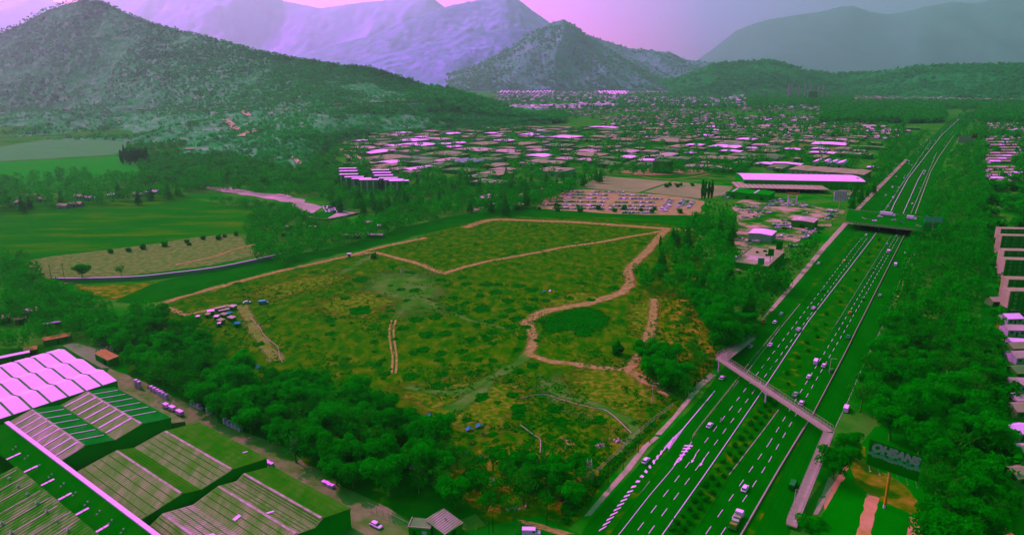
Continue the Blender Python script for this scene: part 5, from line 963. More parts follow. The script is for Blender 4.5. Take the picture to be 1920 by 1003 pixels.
# low scrub in the field's hollows and over the rough grass
HS3 = []
for c, e in PITS:
    for _ in range(int(4 + e * 1.6)):
        a = rg.random() * 6.28; q_ = e * rg.random() ** .5 * .9; r = rg.uniform(.35, .9); HS3.append((c.x + math.cos(a) * q_, c.y + math.sin(a) * q_ * 1.1, -.1, r, r * 1.1))
fp = [(300, 590), (300, 572), (500, 520), (655, 484), (760, 458), (880, 420), (935, 412), (1100, 416), (1240, 440), (1180, 520), (1215, 560), (1200, 700), (1245, 770), (1150, 880), (1050, 960), (900, 900), (760, 800), (560, 710), (390, 650)]
while len(HS3) < 9000:
    x, y = rg.uniform(300, 1250), 412 + 560 * rg.random() ** 1.3
    if not inpoly(x, y, fp): continue
    c = G(x, y)
    if noise.noise(Vector((c.x * .03, c.y * .03, 3))) + .5 * noise.noise(Vector((c.x * .11, c.y * .11, 6))) < .06: continue
    r = rg.uniform(.25, .75); HS3.append((c.x, c.y, -.08, r, r * .9))
for poly, n_ in (([(1230, 550), (1290, 555), (1340, 610), (1345, 690), (1262, 770), (1220, 735), (1200, 690)], 900), ([(1050, 950), (1240, 780), (1262, 765), (1150, 880), (1060, 985)], 500), ([(1560, 420), (1500, 500), (1430, 590), (1395, 540), (1470, 470)], 500)):
    k = 0
    while k < n_:
        x = rg.uniform(1040, 1560); y = rg.uniform(420, 990)
        if inpoly(x, y, poly): k += 1; c = G(x, y); r = rg.uniform(.3, 1.1); HS3.append((c.x, c.y, -.08, r, r * 1.2))
scatter('low_scrub', HS3, 9, .6, M('low_scrub_leaves', [(0, 125, 0), (0, 138, 0), (40, 145, 5)], .1, detail=5, leaf=True), 10)
# shrubs down the median
for k in range(58):
    f = (k / 58) ** 1.25
    for P_, o in (([(1268, 1000), (1349, 893), (1410, 806), (1455, 745), (1546, 603), (1660, 440)], -1.6 if k % 2 else 1.3),):
        c = along([G(*p) for p in P_], f); c = c + nv * o; cm, tm = KIND['bush'][k % 3]; s = rnd.uniform(.75, 1.2)
        t = thing('bush', 'round dark shrub planted in the highway median', 'shrub', loc=(c.x, c.y, .1), rz=rnd.uniform(0, 6), group='shrubs in the highway median'); t.scale = (s,) * 3; link('crown', cm, t); link('trunk', tm, t)
# ---------------------------------------------------------------- vehicles
def paint(nm, c): return M('paint_' + nm, [c], rough=.35, spec=.4)
CP = {'white': paint('white', (250, 152, 250)), 'silver': paint('silver', (150, 130, 150)), 'dark': paint('dark', (0, 86, 0)), 'red': paint('red', (190, 70, 20)), 'orange': paint('orange', (250, 130, 60)), 'teal': paint('teal', (40, 130, 110)), 'blue': paint('blue', (60, 115, 190))}
mGl = M('car_glass', [(0, 78, 5)], rough=.1, spec=.5); mTy = M('tyre_rubber', [(0, 76, 0)], rough=.9); mLamp = M('lamp_glass', [(255, 150, 220)], rough=.2, spec=.5)
def loft(b, secs, m, cap=True):
    """secs: list of closed rings"""
    n = len(secs[0]); vs = [p for s in secs for p in s]; fs = []
    for i in range(len(secs) - 1):
        for j in range(n): fs.append((i * n + j, i * n + (j + 1) % n, (i + 1) * n + (j + 1) % n, (i + 1) * n + j))
    if cap: fs += [tuple(range(n))[::-1], tuple((len(secs) - 1) * n + j for j in range(n))]
    b.add(vs, fs, m)
def ring(x, hw, z0, z1, rd=.12): return [(x, -hw, z0 + rd), (x, -hw + rd, z0), (x, hw - rd, z0), (x, hw, z0 + rd), (x, hw, z1 - rd), (x, hw - rd, z1), (x, -hw + rd, z1), (x, -hw, z1 - rd)]
WHEEL = MB(); WHEEL.tube((0, -.11, .32), (0, .11, .32), .32, mTy, n=12); WHEEL.tube((0, -.12, .32), (0, .12, .32), .17, CP['silver'], n=8); WHEELM = WHEEL.mesh('wheel')
def car_parts(kind, cm):
    b = MB(); g = MB(); Ls = {'car': 4.3, 'van': 5.4, 'pickup': 5.2}[kind]; h = Ls / 2
    if kind == 'car':
        loft(b, [ring(-h, .74, .38, .78), ring(-h + .25, .86, .28, .9), ring(-1.2, .88, .26, .96), ring(1.0, .88, .26, .92), ring(h - .35, .84, .28, .8), ring(h, .7, .36, .66)], cm)
        loft(b, [ring(-1.45, .62, 1.30, 1.44, .05), ring(-.2, .66, 1.32, 1.50, .05), ring(.45, .62, 1.30, 1.44, .05)], cm)
        loft(g, [ring(-2.0, .70, .88, .95, .02), ring(-1.5, .66, .88, 1.35, .04), ring(.5, .66, .88, 1.35, .04), ring(1.25, .74, .88, .92, .02)], mGl)
    elif kind == 'van':
        loft(b, [ring(-h, .9, .35, 2.15), ring(1.2, .92, .3, 2.2), ring(1.75, .9, .3, 1.35), ring(h, .85, .35, 1.0)], cm)
        g.add([(1.28, -.78, 2.0), (1.28, .78, 2.0), (1.80, .82, 1.38), (1.80, -.82, 1.38)], [(0, 1, 2, 3)], mGl)
        for s in (-1, 1): g.add([(.3, s * .935, 1.35), (1.2, s * .935, 1.35), (1.15, s * .935, 1.95), (.3, s * .935, 1.95)], [(0, 1, 2, 3)], mGl)
    else:
        loft(b, [ring(-h, .85, .5, .95), ring(1.4, .88, .4, 1.0), ring(h, .8, .45, .85)], cm); b.box((-1.5, -.8, 1.0), (2.0, .1, .35), cm); b.box((-1.5, .8, 1.0), (2.0, .1, .35), cm); b.box((-2.5, 0, 1.0), (.1, 1.6, .35), cm)
        loft(g, [ring(-.45, .72, .95, 1.5, .05), ring(.7, .72, .95, 1.5, .05), ring(1.3, .78, .95, 1.0, .02)], mGl); loft(b, [ring(-.45, .68, 1.5, 1.6, .04), ring(.7, .66, 1.5, 1.58, .04)], cm)
    l = MB(); l.box((0, 0, 0), (.08, .3, .14), mLamp)
    return b.mesh('body'), g.mesh('glass'), l.mesh('headlight'), h
CPM = {}
def car(x, y, rz, kind, col, label, group=None, detail=True, z=.06, cat=None):
    if (kind, col) not in CPM: CPM[(kind, col)] = car_parts(kind, CP[col])
    bm_, gm, lm, h = CPM[(kind, col)]
    nm = {'car': 'car', 'van': 'van', 'pickup': 'pickup_truck'}[kind]; t = thing(nm, label, cat or {'car': 'car', 'van': 'van', 'pickup': 'pickup'}[kind], loc=(x, y, z), rz=rz, group=group)
    link('body', bm_, t); link('windows' if kind != 'van' else 'windscreen', gm, t)
    if detail:
        for sx in (-1, 1):
            for sy in (-1, 1): link('wheel', WHEELM, t, loc=(sx * h * .6, sy * .82, 0))
        for sy in (-1, 1): link('headlight', lm, t, loc=(h - .02, sy * .58, .62))
    return t
DR = R(HW)
CARS = []
HWC = [(1331, 797, 'car', 'white', 0, 'white car on the left carriageway just before the footbridge'), (1211, 863, 'car', 'white', 0, 'white car beside the hatched strip on the service road'), (1397, 915, 'car', 'white', 0, 'nearest white car on the right carriageway'),
 (1407, 649, 'car', 'white', 0, 'white car on the service road just beyond the footbridge stairs'), (1444, 647, 'pickup', 'white', 0, 'white pickup on the left carriageway beyond the footbridge'), (1354, 708, 'car', 'white', 0, 'pale car on the service road under the footbridge'),
 (1497, 618, 'pickup', 'white', 0, 'white pickup by the left carriageway median line'), (1530, 679, 'van', 'white', 0, 'white van leading three vehicles on the right carriageway'), (1545, 685, 'car', 'white', 0, 'white car beside the van on the right carriageway'), (1558, 694, 'car', 'dark', 0, 'dark car next to the white one on the right carriageway'),
 (1517, 706, 'car', 'white', 0, 'white car alone behind the trio on the right carriageway'), (1491, 740, 'pickup', 'silver', 0, 'grey pickup in the lane nearest the median by the footbridge'), (1503, 755, 'car', 'white', 0, 'white car just past the footbridge on the right carriageway'),
 (1487, 910, 'van', 'dark', 0, 'dark green van on the right service road beside the ramp'), (1587, 767, 'van', 'white', 0, 'white van parked at the kerb right of the highway'), (1590, 632, 'pickup', 'teal', 0, 'dark teal truck in the far lane of the right carriageway'),
 (1465, 588, 'car', 'white', 0, 'white car leading the pair on the service road'), (1453, 604, 'car', 'white', 0, 'second white car of the service road pair'), (1525, 578, 'pickup', 'white', 0, 'white pickup mid-way up the left carriageway'), (1543, 544, 'car', 'dark', 0, 'dark car in the middle lane of the left carriageway'),
 (1583, 489, 'car', 'orange', 0, 'orange car on the left carriageway'), (1535, 494, 'car', 'white', 0, 'white car on the far service road'), (1624, 441, 'car', 'white', 0, 'white car coming out from under the overpass'), (1681, 443, 'car', 'silver', 0, 'grey car entering under the overpass'),
 (1663, 458, 'car', 'silver', 0, 'silver car near the overpass on the right carriageway'), (1666, 472, 'van', 'white', 0, 'small white van near the overpass on the right carriageway'), (1637, 505, 'car', 'dark', 0, 'dark car by the median on the right carriageway'), (1618, 560, 'car', 'dark', 0, 'dark car midway along the right carriageway'),
 (1594, 586, 'car', 'red', 0, 'dark red car on the right carriageway'), (1650, 554, 'car', 'silver', 0, 'silver car on the right service road'), (1679, 497, 'van', 'white', 0, 'white van on the right service road'), (1699, 474, 'car', 'white', 0, 'small white car at the edge of the wood'),
 (996, 999, 'van', 'white', -60, 'white van on the street at the bottom edge'), (778, 877, 'car', 'white', -80, 'white car parked under the belt trees'), (705, 984, 'car', 'white', -92, 'white and dark car parked beside the fence'), (1845, 710, 'van', 'white', -50, 'white van parked in the wood clearing on the right'),
 (463, 567, 'car', 'white', -25, 'white car beside the huts in the field'), (494, 568, 'van', 'blue', -40, 'blue van covered by a bush near the huts'), (1432, 604, 'pickup', 'red', 20, 'red pickup beside the pale pavement of the service road')]
for px, py, k, c_, a, lb in HWC:
    p = G(px, py, .6); car(p.x, p.y, DR + R(a) + (math.pi if px < 1630 and 0 else 0), k, c_, lb)
NC = len(HWC)
# motorcycle
p = G(1351, 792); t = thing('motorcycle', 'dark motorcycle with its rider beside the white car', 'motorcycle', loc=(p.x, p.y, .06), rz=DR)
b = MB(); b.box((0, 0, .5), (1.5, .35, .45), CP['silver'], top=.6); b.tube((.55, -.35, 1.05), (.55, .35, 1.05), .03, mTy); b.tube((.6, 0, .5), (.55, 0, 1.05), .04, mTy); link('body', b.mesh('body'), t)
for s in (-.7, .7): link('wheel', WHEELM, t, loc=(s, 0, 0)).scale = (1, .6, 1)
b = MB(); loft(b, [ring(-.2, .12, .85, 1.0, .04), ring(-.05, .22, .9, 1.45, .08), ring(.1, .2, 1.3, 1.55, .06)], CP['dark']); b.tube((0, 0, 1.5), (.05, 0, 1.6), .07, CP['dark']); loft(b, [ring(-.1, .08, 1.6, 1.75, .04), ring(.05, .13, 1.56, 1.85, .06), ring(.2, .08, 1.6, 1.78, .04)], CP['white'])
for s in (-1, 1): b.tube((0, s * .2, 1.4), (.5, s * .3, 1.08), .06, CP['dark'], .04); b.tube((-.1, s * .15, .9), (.3, s * .22, .65), .1, CP['dark'], .07); b.tube((.3, s * .22, .65), (.1, s * .22, .25), .07, CP['dark'], .05)
solo('person', b.mesh('person'), 'rider in dark clothes and pale helmet sitting on the motorcycle', 'person', loc=(p.x, p.y, .06), rz=DR)
# flatbed lorry
def lorry(px, py, label, rz, box=False, z=.06, L=9.5):
    p = G(px, py, z + .6); t = thing('lorry', label, 'lorry', loc=(p.x, p.y, z), rz=rz)
    b = MB(); loft(b, [ring(L / 2 - 2.0, 1.15, .6, 2.5), ring(L / 2 - .4, 1.15, .5, 2.5), ring(L / 2, 1.1, .5, 1.6)], CP['white']); link('cab', b.mesh('cab'), t)
    b = MB(); b.add([(L / 2 - .36, -1, 2.3), (L / 2 - .36, 1, 2.3), (L / 2 + .02, 1, 1.6), (L / 2 + .02, -1, 1.6)], [(0, 1, 2, 3)], mGl); link('windscreen', b.mesh('windscreen'), t)
    b = MB(); b.box((-1.1, 0, .8), (L - 2.4, 2.3, .25), CP['dark']); link('flatbed', b.mesh('flatbed'), t)
    if box: b = MB(); b.box((-1.1, 0, 1.06), (L - 2.5, 2.45, 2.6), CP['white']); link('cargo_box', b.mesh('cargo_box'), t)
    else:
        for k in range(3): b = MB(); b.box((L / 2 - 3.6 - k * 2.1, 0, 1.06), (1.3, 2, .9), [mTanR, CP['silver'], M('tan_load', [(120, 112, 50)])][k]); link('load', b.mesh('load'), t)
    for x in (L / 2 - 1.2, -L / 2 + 1.2, -L / 2 + 2.3):
        for s in (-1, 1): w_ = link('wheel', WHEELM, t, loc=(x, s * 1.0, 0)); w_.scale = (1.5, 1.5, 1.5)
lorry(1380, 978, 'flatbed lorry with white cab and stacked loads at the bottom of the right carriageway', DR)
lorry(1664, 404, 'long white box lorry crossing the overpass', R(HW - 98), True, 6.3, 13)
lorry(1709, 411, 'short white box truck at the right end of the overpass', R(HW - 98), True, 6.3, 8)
for k, (px, py) in enumerate([(1650, 406), (1676, 413), (1690, 418), (1640, 414), (1722, 424), (1700, 409)]):
    p = G(px, py, 6.8); car(p.x, p.y, R(HW - 98 + (180 if k % 2 else 0)), 'car', ('white', 'silver', 'dark')[k % 3], ['white car behind the box lorry on the overpass', 'silver car mid-way over the overpass', 'dark car in the front lane of the overpass', 'white car in front of the planted oval on the overpass', 'silver car at the right end of the overpass', 'dark car between the two white trucks on the overpass'][k], z=6.25)
# distant traffic on the highway
far = []
for P_, n_ in (([(1660, 400), (1700, 325), (1760, 255), (1800, 222)], 17), ([(1640, 400), (1690, 322), (1745, 262), (1790, 226)], 15), ([(1710, 395), (1738, 320), (1775, 265), (1808, 222)], 16), ([(1660, 335), (1700, 296), (1745, 258)], 10)):
    Q = [G(*p) for p in P_]
    for k in range(n_): far.append(along(Q, min(.99, (k + rnd.random() * .8) / n_)) + nv * rnd.choice((-1.7, 0, 1.7)))
for c in far: c_ = rnd.choice(('white', 'white', 'silver', 'dark')); car(c.x, c.y, DR, rnd.choice(('car', 'car', 'van')), c_, f"{c_} vehicle in the distant traffic beyond the overpass", 'distant traffic on the highway', detail=False)
NC += len(far)
# parked cars: car yard rows and dealer lots
PK = []
for y, xs in ((359.6, ((1060, 1095), (1103, 1168))), (365.6, ((1052, 1135), (1158, 1216))), (371.6, ((1044, 1138), (1158, 1240))), (378.6, ((1028, 1132), (1152, 1228))), (385.5, ((1012, 1130), (1140, 1226))), (391.5, ((1030, 1128), (1140, 1222))), (398, ((1164, 1222),))):
    for a, b in xs:
        x = a
        while x < b: x += 3.5 * (y - 145) / 235 * rnd.uniform(.95, 1.2); PK.append((x, y + (x - 1000) * .012 + rnd.uniform(-.5, .5), DR, 'yard')) if rnd.random() > .14 else None
for (x0, y0, x1, y1) in ((1256, 374, 1238, 398), (1262, 375, 1246, 399), (1282, 374, 1268, 392), (1290, 376, 1280, 388), (1300, 378, 1290, 392)):
    for k in range(8): f = (k + .5) / 8; PK.append((x0 + (x1 - x0) * f, y0 + (y1 - y0) * f, DR + 1.57, 'yard'))
for y, a, b in ((360, 1362, 1410), (366, 1352, 1412), (372, 1345, 1415), (376, 1430, 1470), (383, 1432, 1500), (390, 1375, 1440), (396, 1380, 1430), (389, 1495, 1520), (398, 1545, 1560), (404, 1548, 1565), (412, 1545, 1556), (415, 1462, 1478), (420, 1452, 1470), (424, 1445, 1480), (432, 1505, 1530), (437, 1500, 1535), (441, 1492, 1512), (449, 1380, 1402), (454, 1395, 1424), (459, 1385, 1410), (447, 1498, 1510), (462, 1474, 1498), (374, 1585, 1600), (368, 1580, 1600), (484, 1372, 1392), (363, 1356, 1404), (369, 1350, 1420), (379, 1440, 1490), (386, 1440, 1500), (400, 1400, 1440), (408, 1386, 1420), (429, 1446, 1476), (445, 1446, 1480), (402, 1504, 1516), (407, 1546, 1560)):
    x = a
    while x < b: x += 4.2 * (y - 145) / 240 * rnd.uniform(.9, 1.4); PK.append((x, y + rnd.uniform(-1, 1), DR + rnd.choice((0, 0, 1.57)), 'dealer')) if rnd.random() > .15 else None
for i in range(22): PK.append((608 + i * 1.7 + rnd.uniform(-1, 1), 389 + (i % 4) * 3.2, DR, 'left'))
for i in range(22): PK.append((895 + (i % 11) * 4.3, 375 + i // 11 * 4, DR, 'left2'))
PK = [(G(x, y), rz, w_) for x, y, rz, w_ in PK]; PK.sort(key=lambda p: p[0].y)
nm_ = {'yard': ('in the rows of the dirt car yard behind the field', 'cars in the dirt car yard'), 'dealer': ('parked in the dealers\' lots left of the highway', 'cars in the dealer lots'), 'left': ('parked beside the dark court left of the field', 'cars beside the dark court'), 'left2': ('parked by the pink-roofed yard above the railway', 'cars by the pink-roofed yard')}
quota = 298 - NC; REM = []
for c, rz, w_ in PK:
    c_ = rnd.choice(('white', 'white', 'white', 'silver', 'dark', 'silver')) 
    if quota <= 0: REM.append((c, rz, c_)); continue
    quota -= 1; car(c.x, c.y, rz, 'car' if rnd.random() < .8 else 'van', c_, f"{c_} vehicle {nm_[w_][0]}", nm_[w_][1], detail=c.y < 620, z=.3)
b = MB()
for c, rz, c_ in REM:
    b.box((c.x, c.y, .5), (4.3, 1.75, .65), CP[c_], rz); b.box((c.x, c.y, 1.15), (2.6, 1.6, .5), CP[c_] if rnd.random() < .5 else mGl, rz, top=.8)
props(link('rows_of_cars', b.mesh('rows_of_cars')), kind='stuff')
# ---------------------------------------------------------------- footbridge
mDeck = M('footbridge_deck', [(150, 125, 120), (175, 130, 140)], .6, wave=(.5, -37, (110, 115, 70), .3, .35)); mRail = M('footbridge_railing', [(140, 125, 115), (190, 135, 160)], 1); mPier = M('pale_pier', [(225, 145, 225)], 1)
t = thing('footbridge', 'pale steel footbridge crossing the highway with long caged ramps', 'footbridge', loc=(0, 0, 0))
zz = 6.4; A0, A1 = G(1347, 671, zz), G(1556, 809, zz); A2 = G(1484, 985, 1.2); B1 = G(1404, 634, 2.0)
def span(nm, p, q_, wd, seg, rails=True):
    tt = (q_ - p); n_ = Vector((tt.y, -tt.x, 0)).normalized() * wd / 2; b = MB()
    v = [p - n_, q_ - n_, q_ + n_, p + n_]; b.add([tuple(x) for x in v] + [tuple(x - Vector((0, 0, .45))) for x in v], [(0, 3, 2, 1), (4, 5, 6, 7), (0, 1, 5, 4), (2, 3, 7, 6), (1, 2, 6, 5), (3, 0, 4, 7)], mDeck); link('deck', b.mesh('deck'), t)
    for s in (-1, 1):
        b = MB()
        for z in (.35, .75, 1.15, 2.2): b.tube(p + n_ * s + Vector((0, 0, z)), q_ + n_ * s + Vector((0, 0, z)), .05, mRail, n=4)
        for k in range(seg + 1): c = p.lerp(q_, k / seg) + n_ * s; b.tube(c, c + Vector((0, 0, 2.2)), .045, mRail, n=4)
        link('railing', b.mesh('railing'), t)
span('deck', A0, A1, 2.7, 44); span('ramp', A1 + (A2 - A1).normalized() * .5, A2, 3.0, 30); 
for s in (-1, 0, 1): span('stairs', A0.lerp(A0 + (B1 - A0).normalized() * 3, .3) + (A1 - A0).normalized() * (s * 2.2 + 2.2) * .9, B1 + (A1 - A0).normalized() * (s * 2.2 + 1.5) + Vector((0, 0, 1.5 * s)), 2.0, 10)
for f, dn in ((.012, 0), (.49, 1), (.985, 0)):
    c = A0.lerp(A1, f); b = MB(); b.tube((c.x, c.y, 0), (c.x, c.y, zz - .9), .32, mPier, n=8); link('pier', b.mesh('pier'), t)
    b = MB(); u_ = (A1 - A0).normalized() * (7.5 if dn else 1.6); hh = Vector((0, 0, 1.4 if dn else .6)); k_ = Vector((u_.y, -u_.x, 0)).normalized() * .5; e1, e2, e3 = c - u_ - Vector((0, 0, .46)), c + u_ - Vector((0, 0, .46)), c - Vector((0, 0, .46)) - hh
    b.add([tuple(e1 - k_), tuple(e2 - k_), tuple(e3 - k_), tuple(e1 + k_), tuple(e2 + k_), tuple(e3 + k_)], [(0, 2, 1), (3, 4, 5), (0, 3, 5, 2), (1, 2, 5, 4)], mPier); link('pier_head', b.mesh('pier_head'), t)
for f in (.25, .5, .75): c = A1.lerp(A2, f); b = MB(); b.tube((c.x, c.y, 0), (c.x, c.y, c.z - .45), .25, mPier, n=8); link('pier', b.mesh('pier'), t)
# ---------------------------------------------------------------- road overpass
t = thing('road_overpass', 'concrete road overpass carrying a cross street over the highway', 'overpass', loc=(0, 0, 0)); zz = 6.2
dk = [G(1585, 416, zz), G(1600, 419, zz), G(1712, 431, zz), G(1775, 438, zz), G(1772, 412, zz), G(1725, 406, zz), G(1625, 397, zz), G(1590, 393, zz)]
b = MB(); b.prism(dk, zz - .9, zz, MATS['pale_concrete'], M('overpass_asphalt', [(0, 98, 0), (0, 106, 5)], .1)); link('deck', b.mesh('deck'), t)
for p, q_ in ((dk[0], dk[3]), (dk[7], dk[4])):
    b = MB(); tt = (q_ - p).normalized(); n_ = Vector((tt.y, -tt.x, 0)) * .2; p2, q2 = p.copy(), q_.copy()
    n = 34
    for k in range(n): c = p.lerp(q_, (k + .5) / n); b.box((c.x, c.y, zz + .005), ((q_ - p).length / n * .7, .3, .9), mKerb, math.atan2(tt.y, tt.x))
    b.box(tuple(p.lerp(q_, .5).xy) + (zz + .91,), ((q_ - p).length, .35, .2), M('parapet', [(60, 112, 30), (90, 116, 60)], .5), math.atan2(tt.y, tt.x)); link('parapet', b.mesh('parapet'), t)
for px, py in ((1612, 417), (1648, 421), (1683, 425), (1715, 428)):
    for f in (.1, .9): c = G(px, py, zz).lerp(G(px + 14, py - 22, zz), f); b = MB(); b.tube((c.x, c.y, 0), (c.x, c.y, zz - .91), .8, mWallD, n=10); link('pier', b.mesh('pier'), t)
b = MB(); ring_ = [G(1615 + 18 + 17 * math.cos(a * .5236), 407 + 4.5 * math.sin(a * .5236), zz) for a in range(12)]; b.prism(ring_, zz + .004, zz + .35, mKerb, mBelt); link('planted_island', b.mesh('planted_island'), t)
# ---------------------------------------------------------------- billboards and signs
mBD = M('billboard_back', [(0, 104, 0), (0, 110, 4)], .2); mBP = M('billboard_letters', [(150, 130, 150), (170, 135, 175)], 1.2); mCy = M('cyan_print', [(20, 140, 100), (60, 150, 150)], .6); mWv = M('pale_wave_print', [(90, 130, 115), (130, 140, 140)], 2)
bz = G(1658, 952); t = thing('billboard', 'huge billboard on one orange pole, pale block letters over a cyan stripe', 'billboard', loc=(bz.x, bz.y, 0))
yb = bz.y; TL = D(1631, 822, yb + 1.5); TR = D(1729, 855, yb - 2.0); BL = D(1624, 868, yb + 1.5); BR = D(1725, 903, yb - 2.0)
rz = math.atan2(TR.y - TL.y, TR.x - TL.x); Wd = math.hypot(TR.x - TL.x, TR.y - TL.y); zt = (TL.z + TR.z) / 2; zb = (BL.z + BR.z) / 2; hh = zt - zb
cx, cy = (TL.x + TR.x) / 2, (TL.y + TR.y) / 2
t.location = (cx, cy, 0); t.rotation_euler = (0, 0, rz); inv = Matrix.Rotation(-rz, 4, 'Z')
pb = inv @ (Vector((bz.x, bz.y, 0)) - Vector((cx, cy, 0)))
slp = math.atan2(TL.z - TR.z, Wd)
b = MB(); b.add([(-Wd / 2, -.25, TL.z), (Wd / 2, -.25, TR.z), (Wd / 2, -.25, TR.z - hh), (-Wd / 2, -.25, TL.z - hh), (-Wd / 2, .25, TL.z), (Wd / 2, .25, TR.z), (Wd / 2, .25, TR.z - hh), (-Wd / 2, .25, TL.z - hh)], [(0, 3, 2, 1), (4, 5, 6, 7), (0, 1, 5, 4), (1, 2, 6, 5), (2, 3, 7, 6), (3, 0, 4, 7)], mBD); link('panel', b.mesh('panel'), t)
def bz_(x, f): return (TL.z + TR.z) / 2 - x / Wd * (TL.z - TR.z) - hh * f
fc = bpy.data.curves.new('lettering', 'FONT'); fc.body = 'OHSANS'; fc.extrude = .03; fc.offset = .07; fc.size = 1; fc.align_x = 'CENTER'; fc.materials.append(mBP)
fo = link('lettering', fc, t); bpy.context.view_layer.update(); dx = max(.1, fo.dimensions.x); dy = max(.1, fo.dimensions.y)

def to_mesh(o):
    me = bpy.data.meshes.new_from_object(o.evaluated_get(bpy.context.evaluated_depsgraph_get())); me.materials.clear(); me.materials.append(mBP)
    p = o.parent; n = link('lettering', me, p); n.location = o.location; n.rotation_euler = o.rotation_euler; n.scale = o.scale; bpy.data.objects.remove(o); n.name = 'lettering'; return n
lw, lh = Wd * .95, hh * .34
fo.rotation_euler = (R(90), slp, 0); fo.scale = (lw / dx, lh / dy, 1); fo.location = (0, -.29, bz_(0, .38)); to_mesh(fo)
b = MB()
for k in range(6): x = -Wd * .44 + k * Wd * .165; b.add([(x, -.27, bz_(x, .40)), (x + Wd * .1, -.27, bz_(x + Wd * .1, .40)), (x + Wd * .1, -.27, bz_(x + Wd * .1, .50)), (x, -.27, bz_(x, .50))], [(0, 1, 2, 3)], mCy)
link('printed_stripe', b.mesh('printed_stripe'), t); b = MB(); vs = []
for k in range(41):
    x = -Wd / 2 + Wd * k / 40; w_ = .02 * math.sin(k * .45); vs += [(x, -.28, bz_(x, .50 + w_ - (.05 if k < 4 else 0))), (x, -.28, bz_(x, .62 + w_ + .02 * math.sin(k * 2.1) - (.05 if k < 4 else 0)))]
b.add(vs, [(2 * k, 2 * k + 2, 2 * k + 3, 2 * k + 1) for k in range(40)], mWv); link('printed_wave', b.mesh('printed_wave'), t)
b = MB(); b.tube((pb.x, pb.y, 1.2), (pb.x, pb.y, bz_(pb.x, .95)), .42, M('orange_pole', [(165, 115, 20), (185, 120, 40)], .5), n=12); b.tube((pb.x, pb.y, 0), (pb.x, pb.y, 1.25), .45, M('pole_foot', [(190, 150, 190)]), n=12); link('pole', b.mesh('pole'), t)
b = MB(); b.tube((0, 0, 0), (0, -2.2, -.9), .06, mRail, n=4); b.box((0, -2.3, -1.0), (.5, .3, .15), mRail); me = b.mesh('lamp_arm')
for k in range(6): x = -Wd * .45 + k * Wd * .18; link('lamp_arm', me, t, loc=(x, -.2, bz_(x, 1.0)))
def board(px, pyt, pyb, wpx, pyg, label, mats, tilt=0.0, slats=0, text=None):
    g_ = G(px, pyg); top = D(px, pyt, g_.y); bot = D(px, pyb, g_.y); wd = wpx * g_.y / F / 1.0; t = thing('billboard', label, 'billboard', loc=g_, rz=R(tilt)); h_ = top.z - bot.z
    b = MB(); b.box((0, 0, bot.z), (wd, .5, h_), mats[0]); link('panel', b.mesh('panel'), t); b = MB(); b.tube((0, .3, 0), (0, .3, bot.z + .3), .3, mRail, n=8); link('pole', b.mesh('pole'), t)
    if slats:
        for k in range(slats): b = MB(); b.box((-wd / 2 + wd * (k + .5) / slats, -.27, bot.z + h_ * .1), (wd / slats * .18, .06, h_ * .8), mats[1]); link('stripe', b.mesh('stripe'), t)
    if text:
        f_ = bpy.data.curves.new('lettering', 'FONT'); f_.body = text; f_.size = h_ * .95; f_.extrude = .02; f_.align_x = 'CENTER'; f_.materials.append(mats[1]); o = link('lettering', f_, t, loc=(0, -.28, bot.z + h_ * .15)); o.rotation_euler = (R(90), 0, 0); bpy.context.view_layer.update(); o.scale = (wd * .9 / max(.1, o.dimensions.x), 1, 1); to_mesh(o)
    return t
board(1572, 358, 377, 22, 399, 'pale striped billboard on a tall white pole left of the highway', [M('pale_board', [(170, 135, 170), (205, 142, 205)], .4), M('board_strip', [(120, 128, 110)])], -12, 5)
t2 = board(1743.5, 407, 417, 32, 457, 'cyan lettered billboard above a grey-green panel, right end of the overpass', [mCy, mBP], -8, text='HORKAJ'); 
g_ = G(1743.5, 457); b = MB(); zt_ = D(1738, 419, g_.y).z; zb_ = D(1738, 435, g_.y).z; b.box((-1.5, .6, zb_), (25 * g_.y / F, .3, zt_ - zb_), M('grey_green_panel', [(20, 112, 30), (40, 118, 50)], .5)); link('lower_panel', b.mesh('lower_panel'), t2)
board(1811, 256, 268, 33, 275, 'broad pale pinkish billboard far up the highway, right side', [M('pale_board2', [(150, 130, 130)]), mBP], 0, 0)
board(1824, 251, 259, 10, 275, 'small rusty red billboard beside the broad pale one', [M('rusty_board', [(110, 90, 20)]), mBP])
board(1423, 484, 497, 12, 530, 'narrow green-cyan sign board on twin posts, nearest of three by the lots', [M('green_cyan_sign', [(30, 130, 90), (60, 135, 110)], .5), M('sign_mark', [(60, 125, 20)])], -4, 1)
board(1442.5, 467, 480, 11, 505, 'dark green sign board in the middle of three by the lots', [mBD, mBP], -4)
board(1460.5, 454, 468, 12, 470, 'dark square sign board, farthest of three by the lots', [mBD, mBP], -4)
g_ = G(1485, 384); t = thing('gate_sign', 'white arch sign with a red top in the dealers\' lots', 'sign', loc=g_, rz=R(-20)); b = MB()
for s in (-1, 1): b.tube((s * 4.2, 0, 0), (s * 4.2, 0, 11), .4, mWR)
b.box((0, 0, 5.5), (8.4, .4, .7), mWR); link('frame', b.mesh('frame'), t); b = MB(); b.box((0, 0, 11), (12, .6, 1.8), CP['red']); link('top_panel', b.mesh('top_panel'), t)
